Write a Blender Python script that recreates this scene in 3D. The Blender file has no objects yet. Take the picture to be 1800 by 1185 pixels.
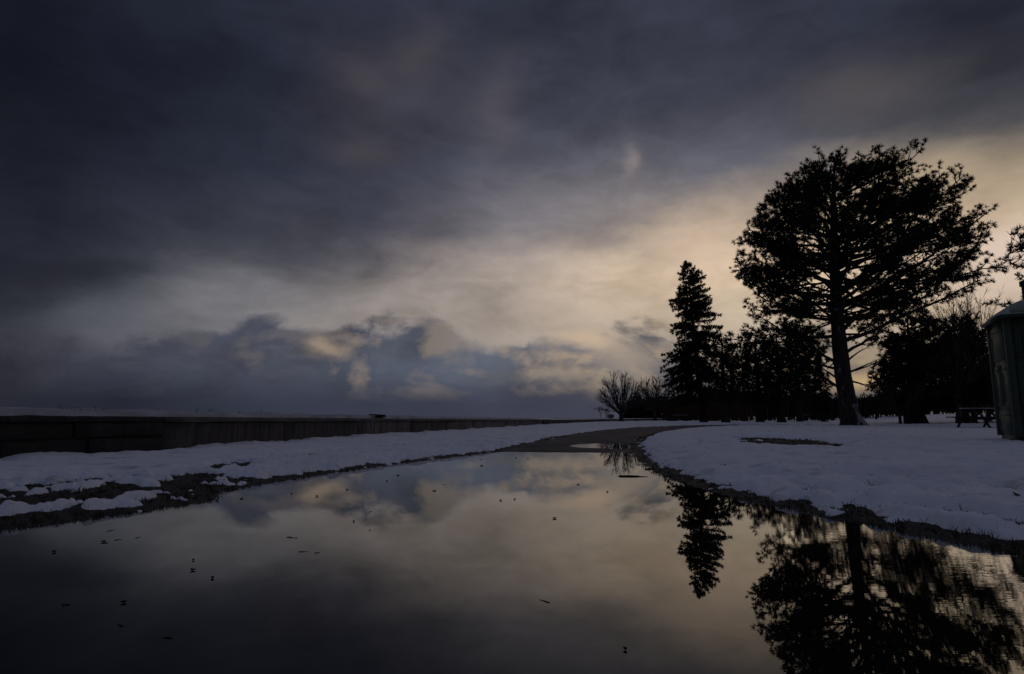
import bpy, math, random
import numpy as np
from mathutils import Vector, Matrix

S = bpy.context.scene
COL = S.collection
R = math.radians

# ------------------------------------------------------------------ camera
F_PX, W_PX, H_PX = 1050.0, 1800.0, 1185.0       # focal length in photo pixels
TILT = math.atan(142.7 / F_PX)
CAM_H = 0.45
cam_d = bpy.data.cameras.new('camera')
cam = bpy.data.objects.new('camera', cam_d)
COL.objects.link(cam)
cam.location = (0, 0, CAM_H)
cam.rotation_euler = (R(90) + TILT, 0, 0)
cam_d.sensor_width = 36.0
cam_d.lens = 36.0 * F_PX / W_PX
cam_d.clip_start = 0.02
cam_d.clip_end = 6000.0
S.camera = cam
CT, ST = math.cos(TILT), math.sin(TILT)

def ray(px, py):
    """photo pixel -> world direction"""
    x, u = px - W_PX / 2, H_PX / 2 - py
    return np.array([x, F_PX * CT - u * ST, u * CT + F_PX * ST])

def gnd(px, py, z=0.0):
    d = ray(px, py)
    s = (z - CAM_H) / d[2]
    return np.array([0, 0, CAM_H]) + d * s

def plane(px, py, Y):
    d = ray(px, py)
    return np.array([0, 0, CAM_H]) + d * (Y / d[1])

def azel(px, py):
    d = ray(px, py)
    return math.degrees(math.atan2(d[0], d[1])), math.degrees(math.atan2(d[2], math.hypot(d[0], d[1])))

def lin(c):
    return tuple((v / 255 / 12.92) if v / 255 <= 0.04045 else ((v / 255 + 0.055) / 1.055) ** 2.4 for v in c)

# ------------------------------------------------------------------ sky, sun, exposure
SUN_AZ, SUN_EL = R(36), R(7)
S.view_settings.view_transform = 'Standard'
S.view_settings.look = 'None'
S.view_settings.exposure = 0.0
S.view_settings.gamma = 1.0
S.view_settings.use_curve_mapping = False

class N:
    """tiny helper to write node trees"""
    def __init__(self, nt):
        self.nt = nt
    def new(self, t, **kw):
        n = self.nt.nodes.new(t)
        for k, v in kw.items():
            setattr(n, k, v)
        return n
    def put(self, sock, v):
        if isinstance(v, bpy.types.NodeSocket):
            self.nt.links.new(v, sock)
        elif v is not None:
            sock.default_value = v
    def m(self, op, a, b=None, c=None, clamp=False):
        n = self.new('ShaderNodeMath', operation=op, use_clamp=clamp)
        for i, v in enumerate((a, b, c)):
            self.put(n.inputs[i], v)
        return n.outputs[0]
    def v(self, op, a, b=None, scale=None):
        n = self.new('ShaderNodeVectorMath', operation=op)
        self.put(n.inputs[0], a)
        if b is not None:
            self.put(n.inputs[1], b)
        if scale is not None:
            self.put(n.inputs['Scale'], scale)
        return n.outputs['Value'] if op in ('LENGTH', 'DOT_PRODUCT', 'DISTANCE') else n.outputs[0]
    def xyz(self, x, y, z):
        n = self.new('ShaderNodeCombineXYZ')
        for i, q in enumerate((x, y, z)):
            self.put(n.inputs[i], q)
        return n.outputs[0]
    def sep(self, a):
        n = self.new('ShaderNodeSeparateXYZ')
        self.put(n.inputs[0], a)
        return n.outputs
    def noise(self, vec, scale, detail=4, rough=0.5, dist=0.0, out=0):
        n = self.new('ShaderNodeTexNoise', noise_dimensions='3D')
        self.put(n.inputs['Vector'], vec)
        n.inputs['Scale'].default_value = scale
        n.inputs['Detail'].default_value = detail
        n.inputs['Roughness'].default_value = rough
        n.inputs['Distortion'].default_value = dist
        return n.outputs[out]
    def mr(self, v, a, b, c=0.0, d=1.0, smooth=False):
        n = self.new('ShaderNodeMapRange', interpolation_type='SMOOTHSTEP' if smooth else 'LINEAR')
        n.clamp = True
        for i, q in enumerate((v, a, b, c, d)):
            self.put(n.inputs[i], q)
        return n.outputs[0]
    def mix(self, f, a, b, blend='MIX'):
        n = self.new('ShaderNodeMix', data_type='RGBA', blend_type=blend)
        self.put(n.inputs[0], f)
        self.put(n.inputs[6], a)
        self.put(n.inputs[7], b)
        return n.outputs[2]
    def ramp(self, f, stops, interp='LINEAR'):
        n = self.new('ShaderNodeValToRGB')
        cr = n.color_ramp
        cr.interpolation = interp
        stops = sorted(stops, key=lambda s: s[0])
        while len(cr.elements) < len(stops):
            cr.elements.new(1.0)
        for e, (p, c) in zip(cr.elements, stops):
            e.position = p
            e.color = (c[0], c[1], c[2], 1)
        self.put(n.inputs[0], f)
        return n.outputs[0]

world = bpy.data.worlds.new('World')
S.world = world
world.use_nodes = True
wt = world.node_tree
wt.nodes.clear()
n = N(wt)
D = n.new('ShaderNodeTexCoord').outputs['Generated']
dx, dy, dz = n.sep(D)
az = n.m('MULTIPLY', n.m('ARCTAN2', dx, dy), 180 / math.pi)
el = n.m('MULTIPLY', n.m('ARCSINE', dz), 180 / math.pi)
# drifting cloud texture: the air's own turbulence bends the broad tones below
warp = n.noise(n.v('MULTIPLY', D, (1.0, 1.0, 2.2)), 4.0, 6, 0.55, out=1)
wx, wy, wz = n.sep(warp)
low = n.mr(el, 0.0, 10.0, 0.25, 1.0)
elw = n.m('ADD', el, n.m('MULTIPLY', n.m('MULTIPLY', n.m('SUBTRACT', wx, 0.5), 7.0), low))
azw = n.m('ADD', az, n.m('MULTIPLY', n.m('SUBTRACT', wy, 0.5), 11.0))
T_MAX = 50.0
tt = n.m('DIVIDE', elw, T_MAX, clamp=True)
ROWS = [0, 100, 200, 300, 400, 450, 500, 550, 600, 650, 700, 735]
COLS = {
    0:    [(17,20,29),(20,23,33),(24,27,36),(29,31,42),(35,37,48),(36,38,49),(34,36,46),(45,47,57),(57,59,68),(55,57,67),(47,50,62),(42,44,55)],
    225:  [(22,25,37),(27,30,42),(31,34,46),(36,39,51),(46,49,60),(53,55,65),(62,64,73),(84,86,94),(88,89,97),(76,78,88),(60,62,75),(54,56,68)],
    450:  [(27,30,41),(33,36,49),(39,42,55),(45,48,62),(58,60,71),(72,73,82),(106,106,112),(118,117,121),(116,115,119),(100,101,109),(78,80,92),(66,68,81)],
    675:  [(34,36,49),(47,48,59),(56,56,66),(56,58,71),(64,66,79),(92,90,97),(136,129,128),(154,144,139),(150,141,137),(130,126,126),(94,95,107),(68,71,87)],
    900:  [(40,43,55),(53,55,68),(64,66,79),(76,78,91),(110,106,111),(154,142,136),(170,157,146),(168,155,145),(160,149,141),(146,139,134),(106,106,115),(70,73,90)],
    1125: [(45,47,59),(56,58,72),(70,72,85),(104,104,114),(140,131,128),(186,167,147),(202,180,156),(188,170,150),(176,160,144),(162,150,138),(116,115,118),(76,79,95)],
    1350: [(43,45,57),(53,55,68),(64,66,79),(94,95,106),(172,155,136),(220,194,168),(214,190,162),(186,169,148),(168,155,140),(156,146,134),(132,126,120),(90,92,104)],
    1575: [(39,42,54),(51,53,65),(70,71,80),(158,143,124),(200,177,148),(214,190,162),(210,188,160),(188,168,144),(170,154,138),(172,156,136),(126,120,115),(92,94,104)],
    1800: [(35,37,48),(46,48,58),(72,72,78),(162,146,126),(196,174,148),(212,191,174),(204,184,166),(180,161,142),(162,148,132),(150,140,126),(118,114,112),(90,91,100)],
}
ZEN = (0.080, 0.088, 0.136)
prev = None
prev_az = None
def stop_list(px, cols):
    out = []
    for y, c in zip(ROWS, cols):
        _, e = azel(px, y)
        out.append((min(max(e / T_MAX, 0), 1), lin(c)))
    return out
back = [(0.0, lin((58, 62, 76))), (0.25, lin((52, 56, 70))), (0.6, lin((54, 58, 72))), (1.0, lin((60, 64, 78)))]
chain = [(-115.0, n.ramp(tt, back))]
for px in sorted(COLS):
    chain.append((azel(px, 560)[0], n.ramp(tt, stop_list(px, COLS[px]))))
chain.append((115.0, n.ramp(tt, back)))
base = chain[0][1]
for (a0, _), (a1, c1) in zip(chain[:-1], chain[1:]):
    base = n.mix(n.mr(azw, a0, a1), base, c1)

# high, broken layer seen in perspective (flat sheet above)
pl = n.v('DIVIDE', n.xyz(dx, dy, 0.0), n.xyz(n.m('ADD', n.m('MAXIMUM', dz, 0.0), 0.22), n.m('ADD', n.m('MAXIMUM', dz, 0.0), 0.22), 1.0))
hi = n.noise(n.v('MULTIPLY', D, (1.0, 1.0, 1.5)), 3.3, 9, 0.56, 0.25)
hi2 = n.noise(pl, 2.2, 6, 0.55, 0.4)
hi3 = n.noise(n.v('MULTIPLY', D, (1.0, 1.0, 2.4)), 9.0, 8, 0.6, 0.5)
tex = n.m('ADD', n.m('MULTIPLY', n.m('SUBTRACT', hi3, 0.5), 0.85), n.m('ADD', n.m('MULTIPLY', n.m('SUBTRACT', hi, 0.5), 1.25), n.m('MULTIPLY', n.m('SUBTRACT', hi2, 0.5), 0.55)))
gain = n.m('ADD', 1.0, n.m('MULTIPLY', tex, n.mr(el, 2.0, 12.0, 0.15, 1.0)))
sky_a = n.v('SCALE', base, scale=gain)

# patches where the low sun reaches cloud: (photo px, py, half-width deg, half-height deg, colour, strength)
def blob(px, py, sa, se, col, k):
    a0, e0 = azel(px, py)
    qa = n.m('DIVIDE', n.m('SUBTRACT', azw, a0), sa)
    qe = n.m('DIVIDE', n.m('SUBTRACT', elw, e0), se)
    q = n.m('ADD', n.m('MULTIPLY', qa, qa), n.m('MULTIPLY', qe, qe))
    g = n.m('MULTIPLY', n.m('EXPONENT', n.m('MULTIPLY', q, -1.0)), k)
    return g, lin(col) + (1,)
for b in [(650, 150, 2.6, 2.2, (74, 69, 74), 0.6), (740, 110, 2.4, 2.6, (72, 68, 70), 0.6),
          (1115, 300, 0.9, 1.4, (150, 138, 136), 0.55), (645, 275, 2.5, 1.6, (78, 72, 76), 0.5),
          (1500, 165, 7.0, 2.0, (88, 82, 80), 0.5), (870, 215, 2.5, 4.0, (92, 88, 94), 0.5),
          (100, 490, 5.0, 2.0, (33, 34, 44), 0.8), (1640, 300, 5.0, 2.0, (172, 152, 124), 0.4),
          (1240, 425, 4.0, 2.0, (224, 197, 172), 0.62), (1800, 455, 2.2, 2.0, (216, 194, 178), 0.6)]:
    g, c = blob(*b)
    sky_a = n.mix(g, sky_a, c)

# low cumulus bank over the lake
pb = n.v('ADD', n.v('MULTIPLY', D, (1.0, 1.0, 1.7)), (7.3, 2.1, 0.6))
sun_shift = (0.030, 0.0, 0.026)
SCB = 5.6
c1 = n.noise(pb, SCB, 9, 0.56, 0.25)
c2 = n.noise(n.v('ADD', pb, sun_shift), SCB, 9, 0.56, 0.25)
edge_pts = [(0, 575), (130, 590), (240, 580), (380, 565), (450, 555), (500, 575), (580, 600), (650, 590), (750, 576), (830, 578), (880, 590), (960, 574), (1020, 575), (1100, 592), (1180, 600), (1300, 600), (1450, 575), (1600, 590), (1800, 600)]
edge_stops = []
for px, py in edge_pts:
    a, e = azel(px, py)
    edge_stops.append(((a + 60) / 120, (e / 20,) * 3))
edge = n.m('MULTIPLY', n.sep(n.ramp(n.m('DIVIDE', n.m('ADD', az, 60.0), 120.0, clamp=True), edge_stops))[0], 20.0)
dens = n.m('ADD', n.m('MULTIPLY', n.m('SUBTRACT', edge, el), 0.34), n.m('MULTIPLY', n.m('SUBTRACT', c1, 0.5), 4.3))
bank_m = n.mr(dens, -0.30, 0.25, 0.0, 1.0, smooth=True)
gap = n.mr(n.noise(n.v('MULTIPLY', D, (1.0, 1.0, 3.5)), 9.0, 6, 0.55, 0.4), 0.53, 0.74, 0.0, 0.22, smooth=True)
gap = n.m('MULTIPLY', gap, n.mr(el, 2.5, 5.0))
bank_m = n.m('MULTIPLY', bank_m, n.m('SUBTRACT', 1.0, gap))
taz = n.m('DIVIDE', n.m('ADD', az, 60.0), 120.0, clamp=True)
def az_stops(lst):
    return [((azel(px, 640)[0] + 60) / 120, lin(c)) for px, c in lst]
bank_c = n.ramp(taz, az_stops([(0, (47, 48, 58)), (225, (56, 58, 69)), (450, (73, 76, 90)), (700, (80, 85, 98)), (900, (85, 90, 101)), (1125, (97, 97, 102)), (1350, (100, 97, 96)), (1800, (97, 93, 92))]))
bank_f = n.ramp(taz, az_stops([(0, (37, 39, 49)), (225, (36, 39, 52)), (450, (49, 53, 67)), (700, (56, 60, 76)), (900, (58, 61, 78)), (1125, (63, 66, 82)), (1350, (74, 77, 85)), (1800, (76, 77, 82))]))
bank_c = n.mix(n.mr(el, 1.0, 5.5, smooth=True), bank_f, bank_c)
bank_c = n.v('SCALE', bank_c, scale=n.m('ADD', 1.0, n.m('MULTIPLY', n.m('SUBTRACT', c1, 0.5), n.mr(el, 0.5, 4.0, -0.6, -2.4))))
lit = n.m('MULTIPLY', n.m('SUBTRACT', c1, c2), 5.0)
lit = n.m('MULTIPLY', n.m('MAXIMUM', lit, 0.0), n.mr(el, 1.5, 4.5))
lit_c = n.ramp(taz, az_stops([(0, (66, 66, 74)), (225, (80, 80, 88)), (450, (110, 106, 108)), (600, (150, 134, 122)), (800, (160, 144, 128)), (1030, (196, 170, 140)), (1200, (190, 166, 136)), (1800, (180, 160, 130))]))
bank_c = n.mix(n.m('MINIMUM', lit, 0.5), bank_c, lit_c)
sky_b = n.mix(bank_m, sky_a, bank_c)
for b in [(1740, 312, 1.8, 0.7, (206, 178, 142), 0.0), (600, 608, 1.5, 0.9, (160, 142, 124), 0.8), (960, 668, 3.5, 0.6, (142, 132, 120), 0.7), (1035, 598, 2.2, 1.1, (206, 180, 152), 0.75), (1075, 625, 2.6, 1.3, (182, 162, 142), 0.55), (1110, 650, 3.0, 2.0, (160, 146, 130), 0.5),
          (800, 640, 5.0, 1.0, (86, 92, 110), 0.5), (1525, 665, 2.2, 0.8, (190, 162, 122), 0.8)]:
    g, c = blob(*b)
    sky_b = n.mix(g, sky_b, c)
# overhead and behind the cloud sheet goes on, thinner and a little paler
sky_b = n.mix(n.mr(el, 26.0, 62.0, smooth=True), sky_b, n.v('SCALE', ZEN, scale=gain))
# the clear air above the clouds
nishi = n.new('ShaderNodeTexSky', sky_type='NISHITA')
nishi.sun_disc = False
nishi.sun_elevation = SUN_EL
nishi.sun_rotation = SUN_AZ
clear = n.v('SCALE', nishi.outputs[0], scale=0.0005)
sky_f = n.v('ADD', sky_b, clear)
bg = n.new('ShaderNodeBackground')
n.put(bg.inputs[0], sky_f)
bg.inputs[1].default_value = 1.0
wo = n.new('ShaderNodeOutputWorld')
wt.links.new(bg.outputs[0], wo.inputs[0])

sun_d = bpy.data.lights.new('sun', 'SUN')
sun_d.energy = 0.06
sun_d.angle = R(25)
sun_d.color = (1.0, 0.78, 0.52)
sun = bpy.data.objects.new('sun', sun_d)
COL.objects.link(sun)
sv = Vector((math.sin(SUN_AZ) * math.cos(SUN_EL), math.cos(SUN_AZ) * math.cos(SUN_EL), math.sin(SUN_EL)))
sun.rotation_euler = sv.to_track_quat('Z', 'Y').to_euler()

# ------------------------------------------------------------------ helpers
rng = np.random.default_rng(7)
random.seed(7)

def tag(o, label=None, cat=None, group=None, kind=None):
    if label: o['label'] = label
    if cat: o['category'] = cat
    if group: o['group'] = group
    if kind: o['kind'] = kind
    return o

def mesh_np(name, verts, polys, mat=None, parent=None, smooth=False):
    """polys: (M,3) or (M,4) index array, or a list of such arrays"""
    verts = np.asarray(verts, np.float32).reshape(-1, 3)
    plist = polys if isinstance(polys, list) else [polys]
    plist = [np.asarray(p, np.int32) for p in plist if len(p)]
    me = bpy.data.meshes.new(name)
    me.vertices.add(len(verts))
    me.vertices.foreach_set('co', verts.ravel())
    nl = sum(p.size for p in plist)
    npoly = sum(len(p) for p in plist)
    me.loops.add(nl)
    me.loops.foreach_set('vertex_index', np.concatenate([p.ravel() for p in plist]))
    me.polygons.add(npoly)
    starts, k = [], 0
    for p in plist:
        starts.append(k + np.arange(len(p)) * p.shape[1])
        k += p.size
    me.polygons.foreach_set('loop_start', np.concatenate(starts).astype(np.int32))
    if smooth:
        me.polygons.foreach_set('use_smooth', np.ones(npoly, bool))
    me.update(calc_edges=True)
    me.validate()
    if mat: me.materials.append(mat)
    o = bpy.data.objects.new(name, me)
    COL.objects.link(o)
    if parent: o.parent = parent
    return o

def empty(name, loc=(0, 0, 0), rz=0.0):
    o = bpy.data.objects.new(name, None)
    o.location = loc
    o.rotation_euler = (0, 0, rz)
    o.empty_display_size = 0.2
    COL.objects.link(o)
    return o

def copy_tree(o, parent=None):
    c = o.copy()
    COL.objects.link(c)
    if parent: c.parent = parent
    for ch in list(o.children):
        copy_tree(ch, c)
    return c

class Geo:
    """collects quads and tris, then becomes ONE mesh"""
    def __init__(self):
        self.v, self.q, self.t, self.nv = [], [], [], 0
    def add(self, v, q=None, t=None):
        v = np.asarray(v, float).reshape(-1, 3)
        if q is not None and len(q): self.q.append(np.asarray(q) + self.nv)
        if t is not None and len(t): self.t.append(np.asarray(t) + self.nv)
        self.v.append(v)
        self.nv += len(v)
    def box(self, c, s, M=None):
        x, y, z = np.array(s) / 2
        v = np.array([[-x,-y,-z],[x,-y,-z],[x,y,-z],[-x,y,-z],[-x,-y,z],[x,-y,z],[x,y,z],[-x,y,z]])
        if M is not None: v = v @ np.array(M).T
        self.add(v + np.array(c), [[0,3,2,1],[4,5,6,7],[0,1,5,4],[1,2,6,5],[2,3,7,6],[3,0,4,7]])
    def bar(self, a, b, w, h):
        """square bar from a to b"""
        a, b = Vector(a), Vector(b)
        d = b - a
        q = d.to_track_quat('X', 'Z').to_matrix()
        self.box((a + b) / 2, (d.length, w, h), np.array(q))
    def tube(self, pts, rad, ns=8, cap=True):
        pts = np.asarray(pts, float)
        rad = np.broadcast_to(np.asarray(rad, float), (len(pts),))
        d = np.gradient(pts, axis=0)
        d /= np.linalg.norm(d, axis=1)[:, None] + 1e-9
        ref = np.where(np.abs(d[:, 2:3]) < 0.9, np.array([[0, 0, 1.0]]), np.array([[1.0, 0, 0]]))
        ref = np.broadcast_to(np.array([0.31, 0.17, 0.93]) if abs(d[0, 2]) < 0.8 else np.array([1.0, 0.1, 0]), d.shape)
        u = np.cross(d, ref); u /= np.linalg.norm(u, axis=1)[:, None] + 1e-9
        w = np.cross(d, u)
        a = np.arange(ns) * 2 * math.pi / ns
        ring = (u[:, None] * np.cos(a)[None, :, None] + w[:, None] * np.sin(a)[None, :, None]) * rad[:, None, None] + pts[:, None]
        m = len(pts)
        i, j = np.meshgrid(np.arange(m - 1), np.arange(ns), indexing='ij')
        q = np.stack([i * ns + j, i * ns + (j + 1) % ns, (i + 1) * ns + (j + 1) % ns, (i + 1) * ns + j], -1).reshape(-1, 4)
        v = ring.reshape(-1, 3)
        t = None
        if cap:
            v = np.vstack([v, pts[-1:] + d[-1:] * rad[-1] * 0.5])
            t = [[(m - 1) * ns + k, (m - 1) * ns + (k + 1) % ns, m * ns] for k in range(ns)]
        self.add(v, q, t)
    def segs(self, p0, p1, r0, r1, ns=3):
        """many straight tapered sticks at once"""
        p0, p1 = np.asarray(p0, float), np.asarray(p1, float)
        if not len(p0): return
        r0 = np.broadcast_to(r0, (len(p0),)); r1 = np.broadcast_to(r1, (len(p0),))
        d = p1 - p0
        d = d / (np.linalg.norm(d, axis=1)[:, None] + 1e-9)
        ref = np.where(np.abs(d[:, 2:3]) < 0.9, [[0, 0, 1.0]], [[1.0, 0, 0]])
        u = np.cross(d, ref); u /= np.linalg.norm(u, axis=1)[:, None] + 1e-9
        w = np.cross(d, u)
        a = np.arange(ns) * 2 * math.pi / ns
        off = u[:, None] * np.cos(a)[None, :, None] + w[:, None] * np.sin(a)[None, :, None]
        v = np.concatenate([p0[:, None] + off * r0[:, None, None], p1[:, None] + off * r1[:, None, None]], 1)
        k = np.arange(ns)
        q = np.stack([k, (k + 1) % ns, ns + (k + 1) % ns, ns + k], -1)
        q = (q[None] + (np.arange(len(p0)) * 2 * ns)[:, None, None]).reshape(-1, 4)
        self.add(v.reshape(-1, 3), q)
    def tufts(self, c, d, size, nb, width, g, spread=1.0, flat=1.0):
        """bursts of needle-thin blades; c centres, d directions"""
        c, d = np.asarray(c, float), np.asarray(d, float)
        nn = len(c)
        if not nn: return
        size = np.broadcast_to(size, (nn,))
        r = g.normal(size=(nn, nb, 3))
        r /= np.linalg.norm(r, axis=2)[..., None]
        b = d[:, None] + r * spread
        b[..., 2] *= flat
        b /= np.linalg.norm(b, axis=2)[..., None] + 1e-9
        s = g.normal(size=(nn, nb, 3))
        s = np.cross(b, s)
        s /= np.linalg.norm(s, axis=2)[..., None] + 1e-9
        L = size[:, None, None] * g.uniform(0.65, 1.1, (nn, nb, 1))
        wv = s * width * g.uniform(0.7, 1.3, (nn, nb, 1))
        base = c[:, None] + b * L * 0.05
        v = np.stack([base - wv * 0.5, base + wv * 0.5, c[:, None] + b * L + wv * 0.15, c[:, None] + b * L - wv * 0.15], 2)
        k = np.arange(nn * nb) * 4
        self.add(v.reshape(-1, 3), np.stack([k, k + 1, k + 2, k + 3], -1))
    def obj(self, name, mat=None, parent=None, smooth=False):
        polys = []
        if self.q: polys.append(np.concatenate(self.q))
        if self.t: polys.append(np.concatenate(self.t))
        return mesh_np(name, np.concatenate(self.v), polys, mat, parent, smooth)

# gradient noise for terrain
_P = np.random.default_rng(3).permutation(512)
_G = np.random.default_rng(4).uniform(0, 2 * math.pi, 512)
def perlin(x, y):
    xi, yi = np.floor(x).astype(int), np.floor(y).astype(int)
    xf, yf = x - xi, y - yi
    u, v = xf * xf * xf * (xf * (xf * 6 - 15) + 10), yf * yf * yf * (yf * (yf * 6 - 15) + 10)
    def gr(ix, iy, fx, fy):
        a = _G[_P[(_P[ix & 511] + iy) & 511]]
        return np.cos(a) * fx + np.sin(a) * fy
    a = gr(xi, yi, xf, yf); b = gr(xi + 1, yi, xf - 1, yf)
    c = gr(xi, yi + 1, xf, yf - 1); d = gr(xi + 1, yi + 1, xf - 1, yf - 1)
    return (a + u * (b - a)) + v * ((c + u * (d - c)) - (a + u * (b - a)))
def fbm(x, y, s, octs=4, gain=0.5):
    o, amp = 0, 1.0
    for k in range(octs):
        o = o + amp * perlin(x * s + 17.3 * k, y * s - 9.1 * k)
        s *= 2.03; amp *= gain
    return o
def sstep(x, a, b):
    t = np.clip((x - a) / (b - a), 0, 1)
    return t * t * (3 - 2 * t)

# ------------------------------------------------------------------ materials
def material(name, build):
    m = bpy.data.materials.new(name)
    m.use_nodes = True
    m.node_tree.nodes.clear()
    h = N(m.node_tree)
    p = h.new('ShaderNodeBsdfPrincipled')
    o = h.new('ShaderNodeOutputMaterial')
    m.node_tree.links.new(p.outputs[0], o.inputs[0])
    build(h, p)
    return m
def bump(h, p, height, strength, dist):
    b = h.new('ShaderNodeBump')
    b.inputs['Strength'].default_value = strength
    b.inputs['Distance'].default_value = dist
    h.put(b.inputs['Height'], height)
    h.put(p.inputs['Normal'], b.outputs[0])
def pos(h):
    return h.new('ShaderNodeNewGeometry').outputs['Position']
def obj_co(h):
    return h.new('ShaderNodeTexCoord').outputs['Object']

def _snow(h, p):
    P = pos(h)
    a = h.noise(P, 0.9, 5, 0.6)
    b = h.noise(P, 38.0, 4, 0.65)
    c = h.noise(h.v('MULTIPLY', P, (1, 1, 1)), 6.0, 5, 0.6)
    col = h.ramp(a, [(0.3, (0.80, 0.81, 0.86)), (0.6, (0.90, 0.91, 0.94))])
    grit = h.mr(h.noise(P, 16.0, 6, 0.7), 0.60, 0.72)
    col = h.mix(h.m('MULTIPLY', grit, 0.45), col, (0.30, 0.28, 0.26, 1))
    thin = h.mr(h.noise(h.v('MULTIPLY', P, (1.0, 1.6, 1.0)), 2.4, 5, 0.62), 0.57, 0.72)  # thin trodden snow, with the shade of depressions painted into the colour too
    col = h.mix(h.m('MULTIPLY', thin, 0.62), col, (0.24, 0.24, 0.25, 1))
    h.put(p.inputs['Base Color'], col)
    p.inputs['Roughness'].default_value = 0.75
    p.inputs['Specular IOR Level'].default_value = 0.2
    bump(h, p, h.m('ADD', h.m('MULTIPLY', c, 0.7), h.m('MULTIPLY', b, 0.35)), 0.55, 0.05)
M_SNOW = material('snow', _snow)

def _soil(h, p):
    P = pos(h)
    a = h.noise(P, 3.0, 6, 0.65)
    b = h.noise(P, 55.0, 5, 0.7)
    col = h.ramp(a, [(0.3, (0.018, 0.015, 0.011)), (0.55, (0.040, 0.033, 0.022)), (0.75, (0.055, 0.050, 0.026))])
    h.put(p.inputs['Base Color'], col)
    h.put(p.inputs['Roughness'], h.mr(b, 0.3, 0.7, 0.55, 0.95))
    bump(h, p, b, 0.9, 0.03)
M_SOIL = material('soil', _soil)

def _asphalt(h, p):
    P = pos(h)
    a = h.noise(P, 0.8, 5, 0.6)
    b = h.noise(P, 120.0, 3, 0.6)
    cr = h.new('ShaderNodeTexVoronoi', feature='DISTANCE_TO_EDGE')
    h.put(cr.inputs['Vector'], h.v('ADD', P, h.v('SCALE', h.noise(P, 2.5, 4, 0.6, out=1), scale=0.5)))
    cr.inputs['Scale'].default_value = 0.55
    crack = h.mr(cr.outputs['Distance'], 0.0, 0.012, 1.0, 0.0)
    col = h.ramp(a, [(0.3, (0.034, 0.034, 0.037)), (0.7, (0.060, 0.060, 0.063))])
    col = h.mix(h.m('MULTIPLY', crack, 0.8), col, (0.012, 0.011, 0.011, 1))
    h.put(p.inputs['Base Color'], col)
    h.put(p.inputs['Roughness'], h.mr(a, 0.35, 0.65, 0.62, 0.9)
    )
    damp = h.noise(h.v('MULTIPLY', P, (0.7, 1.6, 1.0)), 1.1, 5, 0.6)
    h.put(p.inputs['Specular IOR Level'], h.mr(damp, 0.36, 0.64, 0.02, 0.30))
    bump(h, p, h.m('SUBTRACT', h.m('MULTIPLY', b, 0.5), crack), 0.5, 0.006)
M_ASPH = material('wet_asphalt', _asphalt)

def _water(h, p):
    P = pos(h)
    # a light breeze off the land: ripples run on the near right, calm elsewhere
    w1 = h.noise(h.v('MULTIPLY', P, (1.0, 3.2, 1.0)), 7.0, 4, 0.55)
    w2 = h.noise(h.v('MULTIPLY', P, (1.0, 2.4, 1.0)), 26.0, 3, 0.5)
    x, y, z = h.sep(P)
    breeze = h.mr(h.m('ADD', h.m('SUBTRACT', x, h.m('MULTIPLY', y, 0.3)), h.m('MULTIPLY', h.m('SUBTRACT', h.noise(P, 1.2, 3), 0.5), 0.8)), 0.1, 1.1, 0.03, 1.0, smooth=True)
    hgt = h.m('MULTIPLY', h.m('ADD', h.m('MULTIPLY', w1, 0.8), h.m('MULTIPLY', w2, 0.35)), breeze)
    p.inputs['Base Color'].default_value = (0.010, 0.009, 0.008, 1)
    p.inputs['Roughness'].default_value = 0.0
    p.inputs['IOR'].default_value = 1.33
    bump(h, p, hgt, 0.018, 0.02)
M_WATER = material('puddle_water', _water)

def _lake(h, p):
    P = pos(h)
    p.inputs['Base Color'].default_value = (0.012, 0.016, 0.020, 1)
    p.inputs['Roughness'].default_value = 0.12
    p.inputs['IOR'].default_value = 1.33
    bump(h, p, h.noise(h.v('MULTIPLY', P, (1, 2, 1)), 0.9, 5, 0.6), 0.5, 0.3)
M_LAKE = material('lake_water', _lake)

def stone_mat(name, tones, wet=0.7, streak=True, moss=0.0):
    def f(h, p):
        P = obj_co(h)
        a = h.noise(P, 2.2, 6, 0.65)
        # run-off streaks: stretched along the height
        st = h.noise(h.v('MULTIPLY', P, (5.0, 5.0, 0.5)), 1.6, 5, 0.6)
        fine = h.noise(P, 40.0, 4, 0.6)
        f0 = h.m('ADD', h.m('MULTIPLY', a, 0.6), h.m('MULTIPLY', st, 0.4)) if streak else a
        col = h.ramp(f0, [(0.36, tones[0]), (0.50, tones[1]), (0.64, tones[2])])
        if streak:
            dark = h.mr(h.noise(h.v('MULTIPLY', P, (9.0, 9.0, 0.7)), 1.2, 6, 0.68), 0.50, 0.62)
            col = h.mix(h.m('MULTIPLY', dark, 0.75), col, (0.018, 0.016, 0.016, 1))
        h.put(p.inputs['Base Color'], col)
        h.put(p.inputs['Roughness'], h.mr(a, 0.3, 0.7, wet, 0.95))
        bump(h, p, h.m('ADD', fine, h.m('MULTIPLY', a, 2.5)), 1.0, 0.04)
    return material(name, f)
M_CONC = stone_mat('weathered_concrete', [(0.05, 0.042, 0.040), (0.14, 0.12, 0.112), (0.28, 0.25, 0.235)])
M_CONC2 = stone_mat('dark_concrete', [(0.03, 0.026, 0.025), (0.075, 0.064, 0.060), (0.14, 0.122, 0.114)])  # darker tones of the cast concrete, for panels near the stones
M_BLOCK = stone_mat('dark_stone', [(0.010, 0.009, 0.008), (0.022, 0.019, 0.017), (0.046, 0.040, 0.036)])
M_COPE = stone_mat('coping_concrete', [(0.06, 0.05, 0.045), (0.12, 0.10, 0.09), (0.18, 0.155, 0.14)], streak=False)
M_BLOCK2 = stone_mat('grey_stone', [(0.018, 0.015, 0.014), (0.045, 0.038, 0.035), (0.085, 0.073, 0.066)])
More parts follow.
